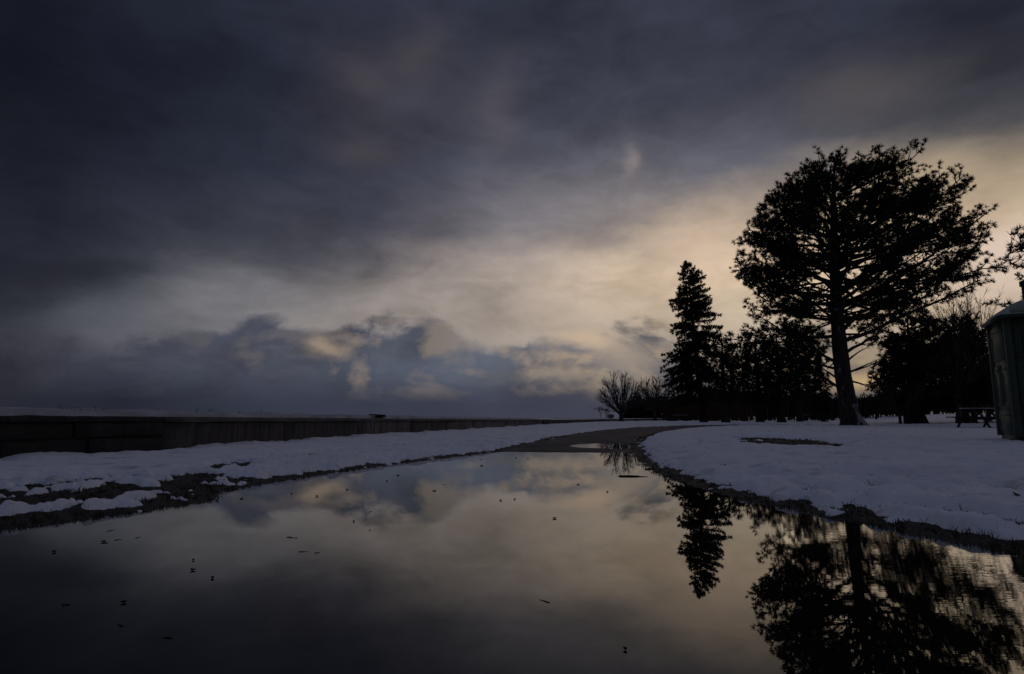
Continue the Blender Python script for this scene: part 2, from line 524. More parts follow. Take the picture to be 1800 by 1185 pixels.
M_BLACKSTONE = stone_mat('tarred_block', [(0.012, 0.011, 0.010), (0.022, 0.020, 0.018), (0.035, 0.031, 0.028)])

def bark_mat(name, c0, c1, snow=False):
    def f(h, p):
        P = obj_co(h)
        a = h.noise(h.v('MULTIPLY', P, (6.0, 6.0, 1.0)), 1.6, 6, 0.65)
        col = h.ramp(a, [(0.35, c0), (0.65, c1)])
        if snow:   # wind-blown snow stuck to the lower weather side of the trunk
            x, y, z = h.sep(P)
            nx, ny, nz = h.sep(h.new('ShaderNodeNewGeometry').outputs['Normal'])
            patch = h.noise(h.v('MULTIPLY', P, (1.0, 1.0, 0.6)), 3.2, 5, 0.65)
            k = h.m('MULTIPLY', h.mr(nx, -0.1, 0.75), h.mr(z, 0.2, 3.4, 0.30, -0.22))
            col = h.mix(h.m('MULTIPLY', h.mr(h.m('ADD', patch, k), 0.60, 0.72), 0.8), col, (0.36, 0.37, 0.40, 1))
        h.put(p.inputs['Base Color'], col)
        p.inputs['Roughness'].default_value = 0.9
        p.inputs['Specular IOR Level'].default_value = 0.2
        bump(h, p, a, 0.9, 0.06)
    return material(name, f)
M_BARK = bark_mat('pine_bark', (0.018, 0.014, 0.012), (0.055, 0.044, 0.038))
M_BARKS = bark_mat('snowy_pine_bark', (0.018, 0.014, 0.012), (0.06, 0.048, 0.042), True)
def _dsnow(h, p):
    P = pos(h)
    a = h.noise(P, 2.0, 6, 0.65)
    h.put(p.inputs['Base Color'], h.ramp(a, [(0.3, (0.26, 0.25, 0.25)), (0.65, (0.50, 0.50, 0.52))]))
    p.inputs['Roughness'].default_value = 0.8
    p.inputs['Specular IOR Level'].default_value = 0.2
    bump(h, p, h.noise(P, 20.0, 5, 0.6), 0.5, 0.03)
M_DSNOW = material('gritty_snow', _dsnow)
M_BARE = bark_mat('maple_bark', (0.035, 0.029, 0.026), (0.085, 0.072, 0.066))
M_RED = bark_mat('dogwood_bark', (0.050, 0.020, 0.014), (0.10, 0.045, 0.030))

def leaf_mat(name, c0, c1):
    def f(h, p):
        P = obj_co(h)
        a = h.noise(P, 1.3, 4, 0.6)
        h.put(p.inputs['Base Color'], h.ramp(a, [(0.35, c0), (0.65, c1)]))
        p.inputs['Roughness'].default_value = 0.8
        p.inputs['Specular IOR Level'].default_value = 0.15
    return material(name, f)
M_PINE = leaf_mat('pine_needles', (0.016, 0.022, 0.012), (0.035, 0.044, 0.022))
M_SPRUCE = leaf_mat('spruce_needles', (0.012, 0.020, 0.014), (0.028, 0.038, 0.024))
M_WOOD_FAR = leaf_mat('far_needles', (0.016, 0.018, 0.014), (0.034, 0.032, 0.024))
M_GRASS = leaf_mat('dead_grass', (0.030, 0.026, 0.014), (0.085, 0.070, 0.036))

def plain(name, col, rough=0.6, spec=0.4, nz=6.0, var=0.25, bmp=0.2):
    def f(h, p):
        P = obj_co(h)
        a = h.noise(P, nz, 5, 0.6)
        c0 = tuple(v * (1 - var) for v in col); c1 = tuple(min(1, v * (1 + var)) for v in col)
        h.put(p.inputs['Base Color'], h.ramp(a, [(0.3, c0), (0.7, c1)]))
        h.put(p.inputs['Roughness'], h.mr(a, 0.3, 0.7, rough - 0.1, min(1, rough + 0.1)))
        p.inputs['Specular IOR Level'].default_value = spec
        bump(h, p, h.noise(P, nz * 8, 4, 0.6), bmp, 0.01)
    return material(name, f)
M_TOILET = plain('green_plastic', (0.068, 0.088, 0.056), 0.5, 0.35, 3.0, 0.2, 0.08)
M_TDARK = plain('dark_green_plastic', (0.042, 0.062, 0.042), 0.5, 0.35, 3.0, 0.2, 0.08)
M_TROOF = plain('pale_roof_plastic', (0.36, 0.40, 0.32), 0.6, 0.3, 4.0, 0.3, 0.2)
M_TVENT = plain('black_plastic', (0.02, 0.02, 0.022), 0.5, 0.4)
M_TABLE = plain('dark_stained_wood', (0.030, 0.027, 0.027), 0.7, 0.3, 8.0, 0.35, 0.3)
M_STEEL = plain('dark_steel', (0.025, 0.025, 0.028), 0.5, 0.4)
M_TWIG = plain('wet_twig', (0.020, 0.016, 0.012), 0.6, 0.3, 20.0, 0.3, 0.3)
M_LEAF = plain('sodden_leaf', (0.014, 0.011, 0.009), 0.95, 0.0, 20.0, 0.3, 0.3)
M_POLE = plain('grey_pole_wood', (0.06, 0.052, 0.046), 0.85, 0.2, 4.0, 0.3, 0.3)

# ------------------------------------------------------------------ terrain functions
L_EDGE = [(-2.6, -25), (-2.35, 0), (-2.14, 2.2), (-1.98, 2.6), (-1.72, 3.05), (-1.62, 3.35), (-1.78, 3.75), (-1.66, 4.3), (-1.50, 4.9), (-1.25, 5.7), (-0.75, 6.9), (-0.15, 8.3)]
L_EDGE += [tuple(gnd(px, py)[:2]) for px, py in [(920, 783), (975, 772), (1030, 762), (1075, 756), (1130, 751.5), (1200, 748.8), (1290, 747)]] + [(34, 46), (70, 53), (130, 58)]
R_EDGE = [(2.0, -25), (1.85, 0), (1.72, 1.9), (1.52, 2.45), (1.40, 2.9), (1.24, 3.5), (1.17, 4.3), (1.18, 5.2), (1.28, 6.2)]
R_EDGE += [tuple(gnd(px, py)[:2]) for px, py in [(1110, 797), (1108, 783), (1122, 772), (1150, 762), (1190, 756.5), (1240, 752), (1310, 749.2)]] + [(34, 42), (70, 49), (130, 54)]
PATH = np.array(L_EDGE + R_EDGE[::-1])

def poly_sd(x, y, poly):
    """signed distance to a closed polygon, negative inside"""
    sh = x.shape
    p = np.stack([x.ravel(), y.ravel()], -1)
    best = np.full(len(p), 1e18)
    ins = np.zeros(len(p), bool)
    for i in range(len(poly)):
        a, b = poly[i], poly[(i + 1) % len(poly)]
        e, w = b - a, p - a
        t = np.clip((w @ e) / (e @ e + 1e-12), 0, 1)
        dd = w - t[:, None] * e
        best = np.minimum(best, (dd * dd).sum(1))
        c = ((a[1] <= p[:, 1]) != (b[1] <= p[:, 1])) & (p[:, 0] < (b[0] - a[0]) * (p[:, 1] - a[1]) / (b[1] - a[1] + 1e-18) + a[0])
        ins ^= c
    return (np.where(ins, -1, 1) * np.sqrt(best)).reshape(sh)

def line_dist(x, y, pts):
    sh = x.shape
    p = np.stack([x.ravel(), y.ravel()], -1)
    best = np.full(len(p), 1e18)
    pts = np.array(pts)
    for a, b in zip(pts[:-1], pts[1:]):
        e, w = b - a, p - a
        t = np.clip((w @ e) / (e @ e + 1e-12), 0, 1)
        dd = w - t[:, None] * e
        best = np.minimum(best, (dd * dd).sum(1))
    return np.sqrt(best).reshape(sh)

LAND = 0.055
WALL = [(-9.5, -25.0), (-4.95, 2.0)] + [tuple(gnd(px, py, 0.09)[:2]) for px, py in [(0, 811), (300, 793), (560, 774), (820, 757), (953, 747.5)]]
WALL2 = [tuple(gnd(px, py, 0.08)[:2]) for px, py in [(968, 747), (1050, 742.0)]] + [(13.6, 72), (30, 110), (70, 170), (160, 260)]
WLINE = np.array(WALL + WALL2)
def wall_x(y):
    return np.interp(y, WLINE[:, 1], WLINE[:, 0])

def ground_z(x, y, sd=None):
    if sd is None: sd = poly_sd(x, y, PATH)
    r = np.hypot(x, y)
    fine = fbm(x, y, 5.0, 4) * 0.010 * sstep(sd, -0.25, 0.25)
    z = -0.030 + (0.030 + 0.012) * sstep(sd, -0.22, 0.16) + (LAND - 0.012) * sstep(sd, 0.08, 0.75) + fine
    z = z + 0.02 * fbm(x, y, 0.35, 3) * sstep(sd, 0.2, 1.5)
    # the path climbs out of the puddle about eight metres off
    inside = sstep(-sd, -0.1, 0.25)
    rise = sstep(y + 0.12 * x + 0.25 * fbm(x, y, 0.9, 3), 7.55, 8.6) * 0.040
    dip = np.exp(-(((x - 1.62) / 0.70) ** 2 + ((y - 9.9) / 1.0) ** 2)) * 0.032
    z = z + inside * (rise - dip + fbm(x, y, 1.1, 3) * 0.004 + fbm(x * 0.6, y * 1.5, 4.5, 3) * 0.007)
    # land swells gently far off on the right
    z = z + 0.95 * sstep(x - 0.5 * y, 2, 20) * sstep(y, 34, 72)
    # dry side of the sea wall drops to the lake
    dw = x - wall_x(y)
    z = np.where(dw < -0.25, -1.6, z)
    return z

BARE = [(1392, 776, 0.62, 1.05), (1375, 771, 0.5, 0.8), (1530, 771, 0.7, 0.25), (1335, 768.5, 0.3, 0.5), (1480, 752, 0.0, 0.0)]
TRACK = [tuple(gnd(px, py, 0.09)[:2]) for px, py in [(60, 866), (235, 845), (330, 828), (430, 806), (540, 795), (640, 785), (760, 774)]]
TRAILS = [(gnd(*a, 0.11)[:2], gnd(*b_, 0.11)[:2], k_) for a, b_, k_ in [((1210, 800), (1650, 872), 9), ((1500, 812), (1810, 900), 8), ((1330, 800), (1560, 772), 16), ((1690, 800), (1800, 862), 8), ((1420, 870), (1560, 830), 6)]]
def snow_t(x, y, sd):
    n1 = fbm(x + 40, y - 13, 1.7, 5, 0.55)
    n2 = fbm(x - 9, y + 31, 5.5, 4, 0.55)
    n3 = fbm(x + 3, y + 7, 0.5, 4, 0.5)
    mpen = np.clip(1.5 * np.exp(-(((x + 2.45) / 0.72) ** 2 + ((y - 3.3) / 0.95) ** 2)), 0, 1)        # trampled, slushy corner
    left = (x < 0.5) & (y < 9)
    off = np.where(x > 0.5, 0.13, np.where(y < 9, 0.07, 0.05)) + 0.16 * n1 + 0.09 * n2
    t = -0.03 + 0.078 * sstep(sd - off, -0.02, 0.17) + 0.018 * n1 + 0.026 * n2 * sstep(sd, 2.6, 0.3) + 0.012 * n3 + 0.006 * n2
    lump = np.abs(fbm(x + 5, y - 3, 4.2, 2, 0.4)) + 0.3 * np.abs(fbm(x, y, 11.0, 2, 0.5))
    t = t * (1 - 0.95 * mpen) + mpen * (0.26 * lump - 0.074 - 0.06 * sstep(sd, 0.48, 0.12) - 0.07 * n1)
    t = t + 0.016 * fbm(x, y, 13.0, 3, 0.6) * sstep(sd, 1.2, 0.1)
    t = t + 0.09 * (lump - 0.30) * sstep(sd, 0.9, 0.15) * (1 - mpen)
    td = line_dist(x, y, TRACK) + 0.10 * n2
    t = t - 0.105 * sstep(td, 0.26, 0.03) * sstep(n1 + 0.5 * n2, -0.35, 0.2)
    # trodden marks on the open snow
    far = sstep(sd, 0.4, 1.2) * (x > 0.5)
    t = t - far * (0.030 * sstep(fbm(x * 0.8, y * 1.6, 1.35, 4, 0.6), 0.18, 0.50) + 0.024 * fbm(x * 0.7, y * 1.3, 2.6, 3, 0.6) + 0.060 * sstep(fbm(x * 0.9, y * 1.5, 3.3, 3, 0.6), 0.30, 0.52))
    for px, py, sx, sy in BARE:
        if sx:
            c = gnd(px, py, 0.09)
            q = ((x - c[0]) / sx) ** 2 + ((y - c[1]) / sy) ** 2
            t = t - 0.13 * np.exp(-q) * (1 + 0.9 * n2 + 0.5 * n1)
    cap_ = 0.075 - 0.035 * mpen
    t = np.where(t > 0, cap_ * np.tanh(t / cap_), t) + mpen * 0.010 * fbm(x, y, 8.0, 4, 0.65)
    for (a0, b0, n_) in TRAILS:
        for q in range(n_):
            f = (q + 0.5) / n_
            cx = a0[0] + (b0[0] - a0[0]) * f + 0.10 * (1 if q % 2 else -1) * 0.6 + 0.05 * math.sin(q * 7.1)
            cy = a0[1] + (b0[1] - a0[1]) * f + 0.06 * math.cos(q * 3.7)
            m_ = (np.abs(x - cx) < 0.5) & (np.abs(y - cy) < 0.5)
            if m_.any():
                e_ = ((x[m_] - cx) / 0.085) ** 2 + ((y[m_] - cy) / 0.15) ** 2
                t[m_] -= (0.046 + 0.014 * math.sin(q * 2.3)) * np.exp(-e_ ** 1.5) * (1 + 0.5 * n2[m_]) - 0.008 * np.exp(-(np.sqrt(e_) - 1.5) ** 2 * 4)
    # drift against the wall
    dw = x - wall_x(y)
    t = t + 0.035 * sstep(dw, 0.7, 0.0) * (1 + 1.2 * n1)
    return t

# fan of rings round the viewpoint, finer where it is near
ang = np.concatenate([np.linspace(-62, 62, 760), np.linspace(62, 298, 120)[1:-1]])
def fan(nr, na_step, r0, r1):
    a = np.radians(ang[::na_step]); r = np.geomspace(r0, r1, nr)
    A, RR = np.meshgrid(a, r)
    return np.sin(A) * RR, np.cos(A) * RR
def fan_faces(nr, na):
    i, j = np.meshgrid(np.arange(nr - 1), np.arange(na), indexing='ij')
    j2 = (j + 1) % na
    return np.stack([i * na + j, i * na + j2, (i + 1) * na + j2, (i + 1) * na + j], -1).reshape(-1, 4)[:, ::-1]

gx, gy = fan(310, 2, 0.5, 3000.0)
gsd = poly_sd(gx, gy, PATH)
gz = ground_z(gx, gy, gsd)
# fine crumbs and stalks of the bare verge
gz = gz + fbm(gx, gy, 22.0, 3, 0.6) * 0.012 * sstep(gsd, -0.10, 0.10) * (np.hypot(gx, gy) < 14)
gz = np.where(gsd < -0.06, gz - 0.012, gz)
gv = np.stack([gx, gy, gz], -1).reshape(-1, 3)
gv = np.vstack([gv, [[0, 0, -0.04]]])
ff = fan_faces(*gx.shape)
na = gx.shape[1]
hub = np.stack([np.arange(na), (np.arange(na) + 1) % na, np.full(na, len(gv) - 1)], -1)
ground = mesh_np('ground', gv, [ff[:, ::-1][:, ::-1], hub[:, ::-1]], M_SOIL, smooth=True)
tag(ground, kind='structure')

NR = 430
sx_, sy_ = fan(NR, 1, 1.0, 420.0)
ssd = poly_sd(sx_, sy_, PATH)
st_ = snow_t(sx_, sy_, ssd)
sz_ = ground_z(sx_, sy_, ssd) + st_
ok = (st_ > -0.035) & (sx_ > wall_x(sy_) + 0.0) & (ssd > -0.05)
ff = fan_faces(*sx_.shape)
keep = ok.ravel()[ff].any(1) & (sx_ > wall_x(sy_) - 0.10).ravel()[ff].all(1)
ff = ff[keep]
used = np.unique(ff)
remap = np.zeros(sx_.size, np.int32); remap[used] = np.arange(len(used))
snow = mesh_np('snow', np.stack([sx_, sy_, sz_], -1).reshape(-1, 3)[used], remap[ff], M_SNOW, smooth=True)
tag(snow, kind='structure')

# asphalt path, its own sheet a few millimetres over the ground
def resample(pts, ts):
    pts = np.array(pts); d = np.r_[0, np.cumsum(np.hypot(*np.diff(pts, axis=0).T))]
    d /= d[-1]
    return np.stack([np.interp(ts, d, pts[:, 0]), np.interp(ts, d, pts[:, 1])], -1)
def at_y(pts, ys):
    pts = np.array(pts)
    return np.stack([np.interp(ys, pts[:, 1], pts[:, 0]), ys], -1)
ys1 = np.r_[np.linspace(-25, 1, 14), np.linspace(1.1, 14, 260)]
la, ra = at_y(L_EDGE, ys1), at_y(R_EDGE, ys1)
l2 = np.array([p for p in L_EDGE if p[1] > 14.2]); r2 = np.array([p for p in R_EDGE if p[1] > 14.2])
ts = np.linspace(0, 1, 120) ** 1.6
lb, rb = resample(np.vstack([la[-1:], l2]), ts)[1:], resample(np.vstack([ra[-1:], r2]), ts)[1:]
LE, RE = np.vstack([la, lb]), np.vstack([ra, rb])
u = np.linspace(0.0, 1.0, 40)
px_ = LE[:, None, 0] * (1 - u) + RE[:, None, 0] * u
py_ = LE[:, None, 1] * (1 - u) + RE[:, None, 1] * u
pz_ = ground_z(px_, py_, np.minimum(poly_sd(px_, py_, PATH), 0.0)) + 0.004
i, j = np.meshgrid(np.arange(px_.shape[0] - 1), np.arange(px_.shape[1] - 1), indexing='ij')
nu = px_.shape[1]
pf = np.stack([i * nu + j, i * nu + j + 1, (i + 1) * nu + j + 1, (i + 1) * nu + j], -1).reshape(-1, 4)
path = mesh_np('path', np.stack([px_, py_, pz_], -1), pf, M_ASPH, smooth=True)
tag(path, kind='structure')

# puddle: one level sheet of water, the land rises out of it
wx0 = np.array([[-5.5, -25, 0], [4.5, -25, 0], [4.5, 12.5, 0], [-2.0, 12.5, 0], [-5.5, 6.0, 0]])
wl = at_y(L_EDGE, np.linspace(-25, 12.4, 60)) - [0.45, 0]
wr = at_y(R_EDGE, np.linspace(-25, 12.4, 60)) + [0.40, 0]
wv = np.vstack([np.c_[wl, np.zeros(60)], np.c_[wr, np.zeros(60)]])
k = np.arange(59)
puddle = mesh_np('puddle', wv, np.stack([k, 60 + k, 61 + k, k + 1], -1), M_WATER)
tag(puddle, kind='structure')

lake = mesh_np('lake', [[-4500, -4500, -0.9], [4500, -4500, -0.9], [4500, 4500, -0.9], [-4500, 4500, -0.9]], np.array([[0, 1, 2, 3]]), M_LAKE)
tag(lake, kind='structure')

# ------------------------------------------------------------------ sea wall along the lake
def wall_frame(pts):
    pts = np.array(pts, float)
    d = np.r_[0, np.cumsum(np.hypot(*np.diff(pts, axis=0).T))]
    return pts, d
def along(pts, d, s):
    x = np.interp(s, d, pts[:, 0]); y = np.interp(s, d, pts[:, 1])
    e = 0.05
    tx = np.interp(s + e, d, pts[:, 0]) - np.interp(s - e, d, pts[:, 0])
    ty = np.interp(s + e, d, pts[:, 1]) - np.interp(s - e, d, pts[:, 1])
    L = np.hypot(tx, ty) + 1e-9
    return np.array([x, y]), np.array([tx / L, ty / L])
def wall_piece(g, pts, d, s0, s1, back, front, z0, z1, step=0.5, rough=0.0, seed=0, chip=0.0):
    """solid strip following the wall line: front offset (towards the path, +right), z0/z1 callables of s"""
    m = max(2, int((s1 - s0) / step) + 1)
    ss = np.linspace(s0, s1, m)
    nr = np.random.default_rng(seed)
    rings = []
    for q, s in enumerate(ss):
        p, t = along(pts, d, s)
        nrm = np.array([t[1], -t[0]])           # to the right of travel = towards the path
        f = front + nr.normal() * rough; zt = z1(s) + nr.normal() * rough * 0.6
        zb = z0(s)
        c = chip
        a = p + nrm * f; b = p + nrm * (f - c); e = p - nrm * back
        rings.append([[*a, zb], [*a, zt - c], [*b, zt], [*e, zt], [*e, zb]])
    v = np.array(rings).reshape(-1, 3)
    k = 5
    i, j = np.meshgrid(np.arange(m - 1), np.arange(k), indexing='ij')
    qd = np.stack([i * k + j, i * k + (j + 1) % k, (i + 1) * k + (j + 1) % k, (i + 1) * k + j], -1).reshape(-1, 4)
    g.add(v, qd[:, ::-1], [[0, 1, 2], [0, 2, 3], [0, 3, 4], [(m-1)*k + 2, (m-1)*k + 1, (m-1)*k], [(m-1)*k + 3, (m-1)*k + 2, (m-1)*k], [(m-1)*k + 4, (m-1)*k + 3, (m-1)*k]])

wp, wd = wall_frame(WALL)
W_END = wd[-1]
S0 = wd[1]
_SC = {}
def s_of_px(px):
    if px not in _SC: _SC[px] = _s_of_px(px)
    return _SC[px]
def _s_of_px(px):
    """distance along the wall of the spot seen under a photo column"""
    best, bs = 1e9, 0
    for s in np.linspace(S0 - 2, W_END, 800):
        p, _ = along(wp, wd, s)
        x = 900 + F_PX * p[0] / (p[1] * CT)
        if abs(x - px) < best: best, bs = abs(x - px), s
    return bs
S_BLK = s_of_px(290)
def ztop(s): return np.interp(s, [S0, s_of_px(0), W_END], [0.475, 0.472, 0.375])
def zbot(s): return -1.4
wall = empty('sea_wall', (*along(wp, wd, S_BLK)[0], 0.0))
tag(wall, 'low weathered concrete sea wall with snow on top, running along the left bank', 'wall')
def wobj(g, name, mat, smooth=False):
    o = g.obj(name, mat, wall, smooth)
    o.matrix_parent_inverse = wall.matrix_world.inverted()
    return o
bpy.context.view_layer.update()
# near end: two courses of big dark stones, joints recessed
g = Geo()
wall_piece(g, wp, wd, 0.0, S_BLK, 1.3, -0.03, zbot, lambda s: ztop(s) - 0.02)
wobj(g, 'core', M_BLACKSTONE)
s = S0 - 6.0
nr = np.random.default_rng(5)
for course in range(2):
    s = S0 - 5.0 + course * 0.35
    while s < S_BLK - 0.05:
        L = min(nr.uniform(0.62, 1.0), S_BLK - s)
        if S_BLK - s - L < 0.2: L = S_BLK - s
        zm = 0.262
        lo = (lambda q: -0.1) if course == 0 else (lambda q: zm + 0.008)
        hi = (lambda q: zm - 0.008) if course == 0 else (lambda q: ztop(q) - 0.06)
        g = Geo()
        wall_piece(g, wp, wd, s + 0.008, s + L - 0.008, 0.028, 0.0 + nr.normal() * 0.008, lo, hi, 0.16, 0.004, int(nr.integers(1e6)), 0.012)
        wobj(g, 'stone_block', M_BLOCK2 if nr.random() < np.interp(s, [s_of_px(60), S_BLK], [0.0, 0.9]) else M_BLOCK)
        s += L
g = Geo()
wall_piece(g, wp, wd, 0.0, S_BLK, 1.3, 0.012, lambda q: ztop(q) - 0.055, ztop, 0.12, 0.006, 3, 0.015)
wobj(g, 'coping', M_BLOCK)
# then cast concrete panels with a lip
s = S_BLK
k = 0
while s < W_END - 0.01:
    L = 2.4
    e = min(s + L, W_END)
    if W_END - e < 0.8: e = W_END
    g = Geo()
    wall_piece(g, wp, wd, s + 0.008, e - 0.008, 1.3, 0.0 + nr.normal() * 0.006, zbot, lambda q: ztop(q) - 0.062, 0.3, 0.003, 20 + k, 0.01)
    wobj(g, 'concrete_panel', M_CONC2 if k in (0, 1, 3) else M_CONC)
    g = Geo()
    wall_piece(g, wp, wd, s + 0.004, e - 0.004, 1.3, 0.03 + nr.normal() * 0.003, lambda q: ztop(q) - 0.056, lambda q: ztop(q), 0.2, 0.003, 60 + k, 0.012)
    wobj(g, 'coping', M_COPE)
    s = e; k += 1
# snow lying on the top
def cap_snow(pts, d, s0, s1, zt, thick, setb, width, step):
    ss = np.arange(s0, s1, step); prof = np.linspace(0, 1, 14)
    vv = []
    for q in ss:
        p, t = along(pts, d, q); nrm = np.array([t[1], -t[0]])
        for w in prof:
            off = -setb - w * width + 0.02 * perlin(np.array([q * 2.1]), np.array([w * 3.0 + 5]))[0]
            xy = p + nrm * off
            hh = thick(q) * (1 - (1 - min(w * 5, 1)) ** 2) * (1.0 if w < 0.9 else (1 - w) * 10)
            hh *= 1 + 0.55 * fbm(np.array([xy[0]]), np.array([xy[1]]), 1.3, 4)[0]
            vv.append([*xy, zt(q) + hh + 0.002 - (0.03 if w in (0, 1) else 0)])
    m, kk = len(ss), len(prof)
    i, j = np.meshgrid(np.arange(m - 1), np.arange(kk - 1), indexing='ij')
    q4 = np.stack([i * kk + j, i * kk + j + 1, (i + 1) * kk + j + 1, (i + 1) * kk + j], -1).reshape(-1, 4)
    g = Geo(); g.add(vv, q4)
    return g
g = cap_snow(wp, wd, 0.3, W_END, ztop, lambda q: np.interp(q, [S0, s_of_px(300), s_of_px(700), W_END], [0.085, 0.07, 0.06, 0.05]), 0.06, 1.15, 0.09)
wobj(g, 'snow_cap', M_DSNOW, True)

# dark end block of the wall, and the lower wall carrying on beyond it
eb = np.array(WALL[-1]); e2 = np.array(WALL2[0]); e3 = np.array(WALL2[1])
def mk_block(name, a, b, zt, mat, width, label):
    pts, d = wall_frame([a, b])
    r = empty(name, (*a, 0))
    tag(r, label, 'wall')
    bpy.context.view_layer.update()
    return r, pts, d
r, pp, dd = mk_block('wall_end_block', eb + (e2 - eb) * 0.02, e2, 0.39, M_BLACKSTONE, 1.3, 'dark square end block where the concrete sea wall stops')
g = Geo(); wall_piece(g, pp, dd, 0.0, dd[-1] - 0.02, 1.3, 0.05, zbot, lambda q: 0.385, 0.4, 0.004, 9, 0.02)
o = g.obj('block', M_BLACKSTONE, r); o.matrix_parent_inverse = r.matrix_world.inverted()
g = cap_snow(pp, dd, 0.0, dd[-1], lambda q: 0.385, lambda q: 0.035, 0.05, 1.1, 0.12)
o = g.obj('snow_cap', M_SNOW, r, True); o.matrix_parent_inverse = r.matrix_world.inverted()
r, pp, dd = mk_block('low_wall', e2 + (e3 - e2) * 0.01, e3, 0.36, M_BLOCK, 1.0, 'low dark wall beyond the end block, leading towards the bare tree')
pp, dd = wall_frame(WALL2[:4])
g = Geo(); wall_piece(g, pp, dd, 0.05, dd[-1], 1.0, -0.10, zbot, lambda q: np.interp(q, [0, 25, dd[-1]], [0.36, 0.35, 0.38]), 0.6, 0.004, 12, 0.02)
o = g.obj('wall_face', M_BLOCK, r); o.matrix_parent_inverse = r.matrix_world.inverted()
g = cap_snow(pp, dd, 0.05, dd[-1], lambda q: np.interp(q, [0, 25, dd[-1]], [0.36, 0.35, 0.38]), lambda q: 0.05, 0.12, 0.9, 0.5)
o = g.obj('snow_cap', M_SNOW, r, True); o.matrix_parent_inverse = r.matrix_world.inverted()

# a broken plank lying on the snowy wall top
def rel(o, r):
    o.parent = r
    bpy.context.view_layer.update()
    o.matrix_parent_inverse = r.matrix_world.inverted()
sp = s_of_px(674)
p, t = along(wp, wd, sp); nrm = np.array([t[1], -t[0]])
g = Geo()
zt = ztop(sp)
c = np.array([*(p - nrm * 0.12), zt + 0.075])
t3 = np.array([*t, 0.0])
g.bar(c - t3 * 0.30 + [0, 0, 0.0], c + t3 * 0.26 - [0, 0, 0.012], 0.10, 0.022)
g.bar(c + t3 * 0.0 - [0, 0, 0.035], c + t3 * 0.26 - [0, 0, 0.03], 0.12, 0.026)
o = g.obj('driftwood', M_LEAF); tag(o, 'dark driftwood plank lying on the snow along the sea wall top', 'driftwood')

# dead weed stalks that poke out of the snow on the wall
nw = 0
for px, L in [(152, .05), (158, .07), (165, .05), (203, .04), (219, .06), (270, .05), (325, .06), (382, .07), (410, .06), (424, .07), (432, .06), (457, .06), (484, .07), (498, .07), (505, .06), (566, .05)]:
    sp = s_of_px(px); p, t = along(wp, wd, sp); nrm = np.array([t[1], -t[0]])
    gg = Geo(); gr = np.random.default_rng(px)
    b = np.array([*(p - nrm * gr.uniform(0.25, 0.5)), ztop(sp) + 0.06])
    pl_ = []
    for _ in range(3):
        q = b - [0, 0, 0.01]
        e = q + [*(t * gr.uniform(-0.10, 0.10)), L * gr.uniform(0.5, 1.1)]
        pl_.append(e)
    gg.tube([pl_[0], (b + pl_[0]) / 2, b - [0, 0, 0.02], (b + pl_[1]) / 2, pl_[1]], [0.002, 0.003, 0.004, 0.003, 0.002], 4)
    o = gg.obj('weed_stalk', M_TWIG)
    tag(o, 'thin dead weed stalk sticking out of the snow on the sea wall', 'weed', 'weed stalks on the snowy wall top')

# ------------------------------------------------------------------ trees
def bez(a, b, c, m):
    t = np.linspace(0, 1, m)[:, None]
    return a * (1 - t) ** 2 + 2 * b * t * (1 - t) + c * t * t

def in_poly(p, poly):
    x, y = p
    c = False
    for i in range(len(poly)):
        (x0, y0), (x1, y1) = poly[i], poly[(i + 1) % len(poly)]
        if (y0 <= y) != (y1 <= y) and x < (x1 - x0) * (y - y0) / (y1 - y0) + x0:
            c = not c
    return c

